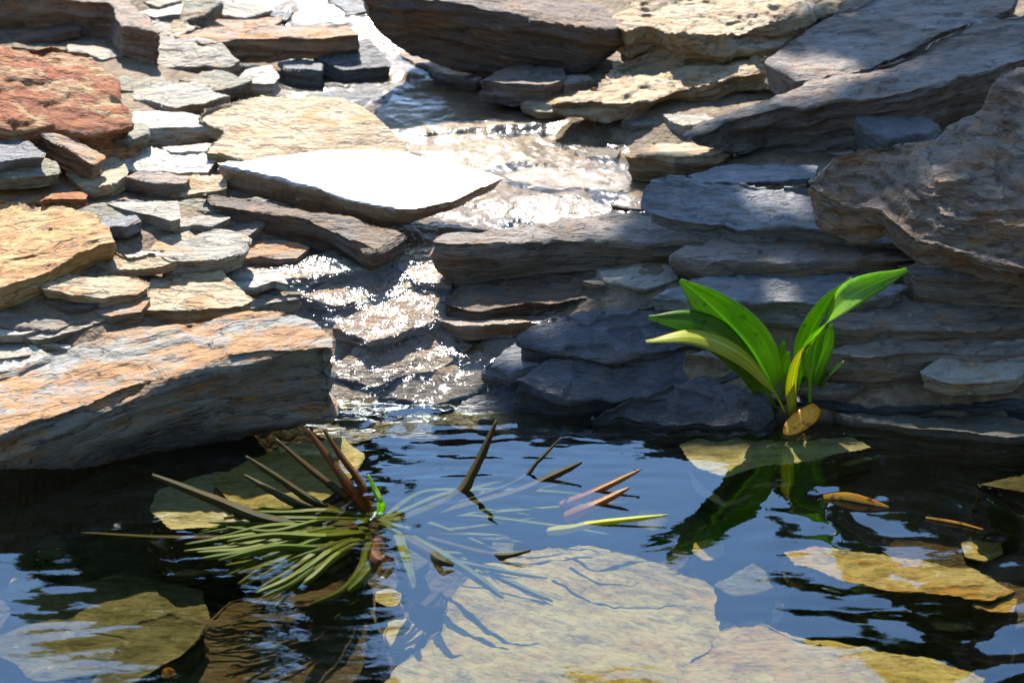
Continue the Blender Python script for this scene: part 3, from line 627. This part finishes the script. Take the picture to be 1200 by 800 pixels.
# ---- the stream: a film of water that rides over the bed stones
def tree_of(objs):
    vs, fs = [], []
    for o in objs:
        b = len(vs); mw = o.matrix_world; vs.extend(mw @ v.co for v in o.data.vertices); fs.extend([b + i for i in p.vertices] for p in o.data.polygons)
    return BVHTree.FromPolygons(vs, fs)
BED = tree_of([o for o in ROCKS if o["group"].startswith("wet stones")] + [ground])
def blur(a, n):
    for _ in range(n):
        p = np.pad(a, 1, mode='edge'); a = (p[1:-1, :-2] + p[1:-1, 2:] + p[:-2, 1:-1] + p[2:, 1:-1] + 2 * a) / 6
    return a
def stream_z(X, Y):
    h = np.full(X.shape, -1.0)
    near = np.abs(X - XC(Y)) < .36
    for a, b in zip(*np.nonzero(near)):
        r = BED.ray_cast(Vector((X[a, b], Y[a, b], 2)), Vector((0, 0, -1)))
        if r[0]: h[a, b] = r[0].z
    h = np.where(h < -.5, T(X, Y), h)
    top = h.copy()
    for _ in range(4):                        # the film runs over the highest stone within a couple of centimetres
        p = np.pad(top, 1, mode='edge'); top = np.maximum.reduce([p[1:-1, 1:-1], p[1:-1, :-2], p[1:-1, 2:], p[:-2, 1:-1], p[2:, 1:-1]])
    base = blur(np.maximum(top, S(Y) + .006), 9) + .0015
    steep = np.exp(-((Y - 2.72) / .10)**2)
    flow = .0011 * fbm(X * 45 + 1.3 * vn(X * 9, Y * 9), Y * 30, o=2) + .0062 * steep * fbm(X * 48 + 1.3 * vn(X * 9, Y * 9), Y * 46, o=2) + .0008 * vn(X * 95, Y * 75)
    d = np.abs(X - XC(Y))
    return base + flow - .03 * np.clip((d - .20) / .14, 0, 1)**1.5
sw = grid_obj("stream_water", np.arange(-.85, .50, .005), np.arange(2.50, 4.6, .005), stream_z,
              water_mat("stream_water", (.94, .91, .84), .18, 1.46, 72, .0066, 1.0, (1, .8, 1), calm=(.115, .140, .24)),
              lambda X, Y, Z: (np.abs(X - XC(Y)) < .33) & (Z > -.006))
tag(sw, kind="structure")

# ---- small stones packed into the gaps of the heap, dropped where bare ground would still show
import re
MAIN = [(o, re.split(r" (?:with|lying|in|at|behind|between|under|tipped|jutting|above|below|across|wedged|leaning|standing|running|right|left|tucked|resting|beside|to|just|where|awash|splashed)\b|,", o["label"])[0]) for o in ROCKS]
def fillers(zone, want, seed, mats, smin, smax):
    rr = random.Random(seed); got = 0; tries = 0
    block = tree_of(ROCKS + [ground]); n_rock = sum(len(o.data.polygons) for o in ROCKS)
    seen = set(o["label"] for o in ROCKS); spots = []
    while got < want and tries < 4000:
        tries += 1
        px, py = rr.uniform(min(p[0] for p in zone), max(p[0] for p in zone)), rr.uniform(min(p[1] for p in zone), max(p[1] for p in zone))
        if not inpoly((px, py), zone): continue
        h = block.ray_cast(Vector((0, 0, CAM_H)), ray(px, py).normalized())
        if h[0] is None or h[2] < n_rock: continue                      # a rock already covers it
        if abs(h[0].x - float(XC(np.array([h[0].y]))[0])) < .17 and h[0].y > 2.5: continue
        if h[0].z < .0 or any(math.hypot(px - a, (py - b) * 2.2) < smin * .75 for a, b in spots): continue
        w = rr.uniform(smin, smax); k = rr.randint(4, 6); hh = w * rr.uniform(.10, .17); a0 = rr.uniform(0, 6.28)
        pts = [(px + math.cos(a0 + q * 6.283 / k) * w * rr.uniform(.36, .66), py - 4 + math.sin(a0 + q * 6.283 / k) * hh * rr.uniform(.7, 1.1)) for q in range(k)]
        near = min(MAIN, key=lambda m: math.hypot(proj(m[0].location)[0] - px, (proj(m[0].location)[1] - py) * 1.6))[1]
        mat = rr.choice(mats); tone = {'tan': 'tan', 'grey': 'grey', 'slate': 'blue grey', 'pale': 'pale', 'umber': 'brown grey', 'olive': 'olive', 'rust': 'rusty', 'brown': 'dark brown'}[mat]
        for shape in ("thin", "small", "flat", "broken", "wedge shaped", "little", "sharp edged", "narrow", "blunt"):
            lb = f"{shape} {tone} stone in the gap next to the {near}"
            if lb not in seen and len(lb.split()) <= 16: break
        else: continue
        seen.add(lb); spots.append((px, py)); got += 1
        rock("loose_stone", lb, pts, rr.uniform(.011, .024), mat, jag=2.2, vox=.003, tilt=(rr.uniform(-.1, .1), rr.uniform(.02, .28)), lift=rr.uniform(-.008, .004), grain=rr.uniform(-.5, .5), group="small stones packed between the slate rocks")
def inpoly(p, poly):
    x, y = p; c = False
    for (x1, y1), (x2, y2) in zip(poly, poly[1:] + poly[:1]):
        if (y1 > y) != (y2 > y) and x < (x2 - x1) * (y - y1) / (y2 - y1) + x1: c = not c
    return c
fillers([(-10, 0), (430, 0), (300, 120), (260, 230), (310, 300), (330, 370), (-10, 440)], 26, 41, ['tan', 'grey', 'tan', 'pale', 'umber', 'olive', 'rust', 'grey', 'brown'], 65, 150)
fillers([(690, 90), (1210, 0), (1210, 480), (900, 470), (700, 330), (690, 200)], 12, 43, ['umber', 'slate', 'brown', 'umber', 'grey'], 40, 110)
# ---- small stones lying on the pond floor between the slabs
rp = random.Random(77); lab = set()
for px, py, w in ((470, 740, 46), (505, 700, 34), (530, 790, 40), (455, 700, 30), (480, 655, 30), (720, 655, 36), (790, 655, 44), (830, 640, 30), (900, 715, 42), (960, 720, 54),
                  (1030, 735, 46), (1090, 728, 38), (880, 650, 30), (760, 610, 40), (30, 690, 50), (260, 720, 40), (60, 640, 44), (1150, 640, 50), (1120, 690, 44), (590, 640, 34)):
    z = -.18
    for _ in range(40): q_ = P(px, py, z); z += .3 * (T1(q_.x, q_.y) - z)
    z += .018
    if z > -.09: continue
    k = rp.randint(5, 7); a0 = rp.uniform(0, 6)
    pts = [(px + math.cos(a0 + q * 6.283 / k) * w * rp.uniform(.42, .7), py + math.sin(a0 + q * 6.283 / k) * w * .42 * rp.uniform(.7, 1.1)) for q in range(k)]
    mat = rp.choice(['sunkolive', 'sunkbuff', 'sunkochre', 'sunk', 'sunkdark']); tone = {'sunkolive': 'olive', 'sunkbuff': 'buff', 'sunkochre': 'ochre', 'sunk': 'tan', 'sunkdark': 'dark'}[mat]
    near = min((m for m in ROCKS if m["group"] == SUNK), key=lambda m: math.hypot(proj(m.location)[0] - px, proj(m.location)[1] - py))["label"]
    near = re.split(r" (?:under|just|deep|below|in|at|along|awash)\b", near)[0]
    for shape in ("small", "rounded", "angular", "flat", "blunt", "silted", "half buried"):
        lb = f"{shape} {tone} pebble on the pond floor beside the {near}"
        if lb not in lab: break
    lab.add(lb); rock("pebble", lb, pts, .035, mat, z=z, group="pebbles on the pond floor", rnd=4)
print("ROCK VERTS", sum(len(o.data.vertices) for o in ROCKS), len(ROCKS))

# ------------------------------------------------------------------ plants
def catmull(pts, n):
    pts = [pts[0] * 2 - pts[1]] + list(pts) + [pts[-1] * 2 - pts[-2]]
    out = []; segs = len(pts) - 3
    for i in range(n + 1):
        t = i / n * segs; k = min(int(t), segs - 1); u = t - k
        a, b, c, d = pts[k:k + 4]
        out.append(.5 * ((2 * b) + (c - a) * u + (2 * a - 5 * b + 4 * c - d) * u * u + (3 * b - a - 3 * c + d) * u**3))
    return out
def leaf(name, pts, width, prof, mat, parent, wdir, fold=.18, n=22, m=6, twist=0.0, seed=0, wave=.0, stem=.0, crease=False):
    """a blade along the 3-D midline PTS, as wide as WIDTH * prof(t), folded a little along its midrib"""
    line = catmull(pts, n); vs = []; fs = []; uvs = []; rr = random.Random(seed); ph = rr.uniform(0, 6)
    for i, p in enumerate(line):
        t = i / n
        tg = (line[min(i + 1, n)] - line[max(i - 1, 0)]).normalized()
        wd = (wdir - tg * wdir.dot(tg)).normalized(); nr = tg.cross(wd)
        a = twist * (t - .5); wd, nr = wd * math.cos(a) + nr * math.sin(a), nr * math.cos(a) - wd * math.sin(a)
        w = max(width * prof(t) * .5, stem)
        if crease: w *= 1 + .10 * math.sin(t * 31 + ph) * math.sin(t * 13 + 2 * ph)
        for j in range(m + 1):
            s = j / m * 2 - 1
            vs.append(p + wd * (w * s) + nr * (w * fold * (abs(s) if crease else abs(s)**1.4) + wave * w * math.sin(t * 17 + ph + s * 1.5) * abs(s)))
            uvs.append((t, j / m))
    for i in range(n):
        for j in range(m):
            a = i * (m + 1) + j; fs.append((a, a + 1, a + m + 2, a + m + 1))
    inv = parent.matrix_world.inverted() if False else Matrix.Translation(-parent.location)
    o = link_mesh(name, [inv @ v for v in vs], fs, mat, parent)
    ul = o.data.uv_layers.new(name="UVMap")
    for lp in o.data.loops: ul.data[lp.index].uv = uvs[lp.vertex_index]
    if crease: o.data.set_sharp_from_angle(angle=R(20))
    sd = o.modifiers.new("thickness", 'SOLIDIFY'); sd.thickness = .0006; sd.offset = 0
    return o
blade = lambda t: (math.sin(math.pi * min(1, max(0, (t - .22) / .78))**.85) ** .8 if t > .22 else 0)   # petiole, then a lance shaped blade
sheath = lambda t: math.sin(math.pi * (.12 + .88 * t)) ** .65 if t < 1 else 0
strap = lambda t: max(.01, (1.0 - t))**.36 * (.8 + .2 * min(1, t * 4))

base = P(934, 482, -.005)
plant = tag(empty("broad_leaf_plant", base), "green broad leaved water plant with upright lance shaped leaves, growing at the pond's far edge", "plant")
BX = base.y
def bl(pts, width, mat, dy=0.0, lean=0.0, prof=blade, wd=None, **k):
    n = len(pts); q = [PY(px, py, BX + dy + lean * (i / (n - 1))) for i, (px, py) in enumerate(pts)]
    ax = (q[-1] - q[0]).normalized(); w = Vector((wd if wd else (1, 0, 0))) if wd else ax.cross(Vector((0, 1, 0)))
    return leaf("leaf", q, width, prof, ML[mat], plant, w, seed=len(plant.children), stem=.003, **k)
bl([(918, 482), (905, 450), (878, 405), (840, 364), (797, 328)], .074, 'green', -.02, -.03, fold=.22)
bl([(912, 482), (898, 458), (860, 408), (815, 380), (760, 372)], .050, 'green', -.03, -.05, wd=(.25, .55, .8), fold=.2)
tag(bl([(922, 486), (905, 455), (868, 415), (815, 394), (757, 400)], .036, 'yellow', -.04, -.09, wd=(.2, .9, .3), fold=.2), "yellow green leaf arching over to the left")
bl([(940, 484), (938, 440), (948, 395), (972, 352), (998, 325)], .040, 'green', .0, -.02, wd=(.75, .35, .5), fold=.3)
tag(bl([(950, 486), (950, 440), (962, 390), (1000, 346), (1063, 316)], .056, 'lime', -.02, -.05, wd=(.55, .25, .85), fold=.22), "tall bright green sunlit leaf reaching right")
tag(bl([(930, 488), (928, 455), (934, 425), (946, 405), (967, 388)], .024, 'yellow', -.04, -.02, prof=sheath, wd=(.7, .5, .5)), "short yellowish leaf with a brown tip")
bl([(914, 482), (910, 450), (912, 425), (919, 400)], .026, 'green', .02, .0, prof=sheath)
bl([(922, 484), (924, 455), (920, 430), (924, 412)], .022, 'green', -.01, .0, prof=sheath)
bl([(955, 482), (962, 460), (972, 440), (989, 423)], .020, 'green', .0, -.01, prof=sheath, wd=(.5, .4, .7))
bl([(948, 486), (955, 440), (968, 405), (974, 380)], .026, 'green', .0, -.01, prof=sheath)
bl([(905, 482), (890, 455), (872, 432), (858, 418)], .024, 'green', .0, -.03, prof=sheath)
bl([(936, 486), (940, 455), (945, 430), (950, 412)], .022, 'green', .01, .0, prof=sheath)
dr = [P(958, 476, .022), P(950, 484, .020), P(938, 493, .013), P(926, 502, .006), P(918, 508, .002)]
o = leaf("leaf", dr, .029, sheath, ML['dying'], plant, (dr[-1] - dr[0]).normalized().cross(Vector((0, -.75, .65))), seed=90, stem=.001, fold=.10, wave=.08)
tag(o, "dying yellow leaf with brown blotches, drooping onto the water")

sb = P(428, 612, -.05)
sp = tag(empty("strap_leaf_plant", sb), "spiky rosette of narrow strap leaves spreading through the pond, browned tips poking out", "plant")
def sl(pts, width, mat, wd=(0, 0, 0), lab=None, fold=.25, prof=strap, **k):
    q = [P(*p) for p in pts]; ax = (q[-1] - q[0]).normalized()
    rl = random.Random(len(sp.children) * 7 + 1); w = Vector(wd) if any(wd) else ax.cross(Vector((rl.uniform(-.5, .5), -.6, .8)))
    o = leaf("strap_leaf", q, width * .88, prof, ML[mat], sp, w, fold=fold * 2.2, n=24, m=2, wave=.0, crease=True, seed=len(sp.children), **k)
    if lab: tag(o, lab)
    return o
# tips that stand out of the water
sl([(428, 605, -.04), (400, 578, .005), (362, 548, .035), (323, 514, .065)], .014, 'strapdk')
sl([(430, 600, -.04), (412, 575, .005), (386, 538, .045), (360, 502, .080)], .018, 'rustleaf', lab="rust brown leaf standing out of the water")
sl([(434, 598, -.04), (424, 566, .008), (400, 533, .045), (379, 502, .080)], .016, 'rustleaf')
sl([(425, 612, -.04), (368, 586, .006), (325, 558, .035), (288, 534, .055)], .017, 'strapdk')
sl([(420, 612, -.03), (352, 590, .004), (318, 574, .02), (286, 556, .032)], .017, 'strapdk')
sl([(420, 616, -.02), (322, 610, .006), (250, 584, .03), (178, 556, .055)], .024, 'strapdk', lab="long dark leaf reaching left under the overhang")
sl([(444, 604, -.03), (446, 590, .005), (438, 572, .02), (431, 556, .034)], .013, 'lime')
sl([(470, 610, -.04), (532, 582, -.006), (556, 548, .028), (582, 492, .085)], .022, 'strapdk', lab="olive leaf standing upright near the middle of the pond")
sl([(480, 608, -.04), (600, 566, -.008), (630, 540, .014), (657, 513, .036)], .010, 'strapdk')
sl([(480, 610, -.04), (600, 578, -.010), (645, 558, .005), (682, 541, .020)], .020, 'strapdk')
sl([(655, 592, -.030), (682, 582, -.008), (706, 571, .004), (750, 550, .022)], .018, 'orange', lab="orange leaf tip lifting off the water")
sl([(660, 606, -.030), (682, 597, -.008), (703, 588, .003), (737, 571, .018)], .020, 'orange')
sl([(640, 622, -.030), (670, 618, -.008), (700, 612, .002), (782, 603, .010)], .016, 'yellow', lab="yellow green leaf lying on the water")
sl([(440, 628, -.03), (436, 645, .0), (444, 655, .012), (462, 656, .006)], .024, 'rustleaf')
sl([(470, 628, -.04), (500, 645, -.004), (515, 655, .010), (532, 662, .004)], .022, 'strapdk')
sl([(500, 630, -.04), (560, 646, -.010), (592, 650, .006), (622, 644, .012)], .015, 'strapdk')
sl([(425, 632, -.02), (375, 640, .0), (320, 640, .010), (256, 656, .010)], .020, 'strap', fold=.3)
sl([(428, 624, -.02), (380, 628, .0), (320, 626, .012), (266, 634, .008)], .016, 'strap', fold=.3)
# the green mass floating on the left, just at the surface
g = random.Random(11)
for k in range(38):
    a = k / 37; ex = 225 + 70 * abs(a - .35) * 2 + g.uniform(-15, 25); ey = 598 + 108 * a + g.uniform(-7, 7)
    sx, sy = 428 + g.uniform(-12, 6), 604 + 26 * a
    zt = g.uniform(-.004, .006)
    sl([(sx, sy, -.03), ((sx * 2 + ex) / 3, (sy * 2 + ey) / 3 - 3, -.004 + g.uniform(-.004, .006)), ((sx + ex * 2) / 3, (sy + ey * 2) / 3 - 2 + g.uniform(-9, 9), zt), (ex, ey, zt - .003)], g.uniform(.012, .019), g.choice(['strap', 'strap', 'strap', 'strap']), twist=g.uniform(-1.2, 1.2))
sl([(420, 618, -.02), (300, 628, -.004), (200, 630, -.004), (95, 624, -.008)], .014, 'strapdk', lab="longest dark leaf trailing left just under the surface")
sl([(430, 634, -.03), (425, 660, -.008), (400, 690, -.006), (362, 708, -.01)], .017, 'strap')
sl([(436, 634, -.03), (438, 656, -.008), (425, 676, -.004), (408, 692, -.006)], .024, 'strap')
# pale blades under water fanning to the right and to the front
for k in range(14):
    a = k / 13; an = R(-24 + 62 * a); ln = g.uniform(150, 330) * (1 - .35 * abs(a - .4))
    ex, ey = 452 + ln * math.cos(an), 612 + ln * math.sin(an) * .62 - 8 + g.uniform(-6, 6)
    z1 = g.uniform(-.085, -.045); bow = g.uniform(-26, 26)
    sl([(445, 612, -.045), (445 + (ex - 445) * .35, 612 + (ey - 612) * .35 + bow, z1), (445 + (ex - 445) * .7, 612 + (ey - 612) * .7 + bow * .6, z1), (ex, ey, z1 + .006)], g.uniform(.011, .017), g.choice(['sunkleaf', 'sunkleaf', 'strap']), twist=g.uniform(-.6, .6))
sl([(462, 626, -.04), (470, 650, -.016), (478, 672, -.014), (484, 690, -.018)], .026, 'sunkleaf', lab="pale broad leaf under water, bent towards the front")
sl([(480, 628, -.04), (520, 650, -.02), (560, 676, -.022), (590, 700, -.03)], .020, 'sunkleaf')

# ---- stray leaves and a stick
def stray(name, label, pts, width, mat, wd=(0, .5, .9), prof=sheath):
    q = [P(*p) for p in pts]; e = tag(empty(name, q[0]), label, "leaf")
    return leaf("blade", q, width, prof, ML[mat], e, Vector(wd), seed=len(label), stem=.0008)
stray("fallen_leaf", "narrow orange leaf floating among the plant reflections, right of the flat olive slab", [(965, 582, .002), (990, 581, .006), (1015, 586, .005), (1042, 594, .002)], .010, 'blotch')
stray("fallen_leaf", "thin brown grass blade lying on the rippled water at the right", [(1085, 606, .002), (1110, 610, .003), (1130, 614, .003), (1152, 620, .002)], .003, 'blotch')
stray("fallen_leaf", "small orange leaf scrap sunk at the front left beside the dark block", [(190, 790, -.02), (198, 788, -.018), (206, 789, -.02)], .012, 'blotch')
def tube(name, label, cat, pts, r, mat):
    bm = bmesh.new(); rings = []
    for i, p in enumerate(pts):
        tg = (pts[min(i + 1, len(pts) - 1)] - pts[max(i - 1, 0)]).normalized(); u = tg.orthogonal().normalized(); v = tg.cross(u)
        rad = r * (1 - .5 * i / (len(pts) - 1)); rings.append([bm.verts.new(p + (u * math.cos(a) + v * math.sin(a)) * rad) for a in [q * math.pi / 3 for q in range(6)]])
    for a, b in zip(rings, rings[1:]):
        for q in range(6): bm.faces.new((a[q], a[(q + 1) % 6], b[(q + 1) % 6], b[q]))
    bm.faces.new(rings[0][::-1]); bm.faces.new(rings[-1])
    me = bpy.data.meshes.new(name); bm.to_mesh(me); bm.free(); me.materials.append(mat)
    me.polygons.foreach_set("use_smooth", [True] * len(me.polygons))
    o = bpy.data.objects.new(name, me); C.objects.link(o); return tag(o, label, cat)
def surf(px, py, up=.004):
    d = ray(px, py).normalized(); h = BVH.ray_cast(Vector((0, 0, CAM_H)), d)
    return (h[0] if h[0] else P(px, py, .1)) + Vector((0, 0, up))

# one tree of everything solid, for resting small things and for aiming the canopy's gaps
def bvh_all():
    vs, fs = [], []
    for o in ROCKS + [ground]:
        b = len(vs); mw = o.matrix_world; vs.extend(mw @ v.co for v in o.data.vertices); fs.extend([b + i for i in p.vertices] for p in o.data.polygons)
    return BVHTree.FromPolygons(vs, fs)
BVH = bvh_all()
tube("stick", "short grey stick lying across the gap beside the dark layered slab", "stick", [surf(141, 277), surf(148, 271), surf(156, 264), surf(163, 260)], .0028, BARK)

# ------------------------------------------------------------------ trees round the pool: they shade the right bank and show in the water; some are added to darken
def crown_mesh(name, pts, size, parent, rr):
    vs, fs = [], []
    for c in pts:
        a = Vector((rr.gauss(0, 1), rr.gauss(0, 1), rr.gauss(0, .6))).normalized(); b = a.orthogonal().normalized(); n = a.cross(b)
        th = rr.uniform(0, 6.28); b = b * math.cos(th) + n * math.sin(th); s = size * rr.uniform(.7, 1.3)
        k = len(vs); vs += [c - a * s, c + b * s * .42 - a * s * .2, c + a * s, c - b * s * .42 - a * s * .2]; fs.append((k, k + 1, k + 2, k + 3))
    return link_mesh(name, [v - parent.location for v in vs], fs, ML['canopy'], parent, smooth=False)
def limb(parent, name, pts, r):
    o = tube(name, None, None, [p - parent.location for p in pts], r, BARK); o.parent = parent; return o
def tree(label, x, y, h, w, n, leafsize, seed, low=.2):
    rr = random.Random(seed); g0 = T1(x, y); e = tag(empty("tree", (x, y, g0)), label, "tree", "trees standing beyond the rocks")
    limb(e, "trunk", [Vector((x, y, g0 - .2)), Vector((x + .05, y, g0 + h * .3)), Vector((x - .04, y + .05, g0 + h * .6)), Vector((x, y, g0 + h * .95))], .035 * h)
    cl = []
    for k in range(16):
        z = g0 + h * (low + (1 - low) * rr.random()); ww = w * (.35 + .65 * math.sin(math.pi * min(1, (z - g0) / h * .8 + .15))); a = rr.uniform(0, 6.28)
        c = Vector((x + math.cos(a) * ww * rr.uniform(.2, .9), y + math.sin(a) * ww * rr.uniform(.2, .9), z)); cl.append((c, w * rr.uniform(.28, .48)))
        limb(e, "limb", [Vector((x, y, max(g0 + .2, z - h * .15))), (c + Vector((x, y, z - h * .05))) / 2, c], .008 * h)
    pts = []
    for k in range(n):
        c, r = rr.choice(cl); d = Vector((rr.gauss(0, 1), rr.gauss(0, 1), rr.gauss(0, .8))).normalized(); pts.append(c + d * r * rr.random()**.4)
    crown_mesh("crown", pts, leafsize, e, rr)
tree("tall slim tree beyond the left bank, dark in the pond's reflection", -1.9, 16.5, 10.2, 1.0, 12000, .18, 5, .05)
tree("broad low tree added beyond the left bank, darkening the water under the long block", -3.7, 16.5, 8.3, 1.6, 14000, .2, 15, .05)  # added to darken what the left of the pond mirrors
tree("bushy tree beyond the right bank, broken up in the rippled reflection", 4.3, 16.0, 8.6, 1.9, 14000, .19, 6, .05)
tree("wide dense unseen tree added behind the viewer, shading the fronts of the rocks", 1.0, -3.6, 7.0, 2.9, 12000, .22, 8, .06)  # unseen, added to cut sky light on the rock fronts
tree("second dense unseen tree added behind the viewer, on the left side", -4.4, -1.8, 6.5, 2.6, 10000, .22, 18, .06)  # another unseen sky blocker, added to deepen the shade
tree("dense unseen tree added on the near right side, darkening the right bank", 5.2, 1.2, 6.0, 2.3, 8000, .2, 9, .08)  # added out of view to hold sky light off the right bank

# the overhanging branch that shades the right bank: leaves fill the sun's path to the shaded rocks, with gaps where sun falls
def inpoly(p, poly):
    x, y = p; c = False
    for (x1, y1), (x2, y2) in zip(poly, poly[1:] + poly[:1]):
        if (y1 > y) != (y2 > y) and x < (x2 - x1) * (y - y1) / (y2 - y1) + x1: c = not c
    return c
SHADE = [[(1005, -60), (990, 0), (940, 42), (890, 58), (990, 58), (1000, 70), (1060, 62), (1110, 40), (1165, 18), (1165, -60)],
         [(1015, 80), (1110, 62), (1150, 28), (1400, 5), (1400, 480), (1100, 482), (960, 520), (850, 500), (700, 500), (640, 470), (690, 400), (700, 330), (706, 286), (730, 264), (800, 252), (760, 228), (745, 200), (735, 192), (870, 194), (870, 170), (960, 132)],
         [(700, 380), (870, 350), (870, 500), (600, 500), (575, 462)]]
SUNNY = [[(1080, 428), (1130, 408), (1215, 396), (1215, 425), (1130, 440)], [(733, 186), (755, 164), (862, 168), (862, 188)], [(850, 218), (945, 202), (948, 217)],
         [(960, 480), (1280, 478), (1280, 520), (960, 520)], [(1175, 268), (1215, 262), (1215, 300), (1180, 296)], [(885, 122), (960, 86), (1060, 62), (1110, 70), (1000, 100), (905, 132)]]
def shaded(h):
    q = proj(h)
    return any(inpoly(q, s) for s in SHADE) and not any(inpoly(q, s) for s in SUNNY)
plant_zone = (BX - .12, BX + .12)
def branch_tree():
    rr = random.Random(23); x, y = 2.6, 7.4; g0 = T1(x, y)
    e = tag(empty("tree", (x, y, g0)), "leaning tree beyond the right bank whose overhanging branches shade the ledges", "tree", "trees standing beyond the rocks")
    limb(e, "trunk", [Vector((x, y, g0 - .2)), Vector((x - .2, y - .1, g0 + 1.6)), Vector((x - .7, y - .3, g0 + 3.0)), Vector((x - 1.2, y - .6, g0 + 4.0))], .14)
    pts = []
    for k in range(220000):
        a = Vector((rr.uniform(-.1, 1.6), rr.uniform(2.5, 3.9), 0)); a.z = T1(a.x, a.y) + .02
        c = a + SUN * rr.uniform(3.9, 4.9)
        h = BVH.ray_cast(c, -SUN)
        if h[0] is None or not shaded(h[0]): continue
        if h[0].z > .1 and float(vn(np.array([h[0].x * 9 + 3.3]), np.array([h[0].y * 13 + 8.1]))[0]) > .42: continue
        # keep the beam on the plant open
        t = (c.y - BX) / SUN.y; f = c - SUN * t; q = proj(f)
        if 735 < q[0] < 1095 and 222 < q[1] < 434 or 905 < q[0] < 965 and 420 < q[1] < 500: continue
        pts.append(c)
        if len(pts) > 15000: break
    for k in range(9):
        c = pts[rr.randrange(len(pts))]
        limb(e, "limb", [Vector((x - 1.0, y - .5, g0 + 3.7)), (Vector((x - 1.0, y - .5, g0 + 3.7)) + c) / 2 + Vector((0, 0, .25)), c], .022)
    crown_mesh("crown", pts, .036, e, rr)
    print("CANOPY", len(pts))
branch_tree()
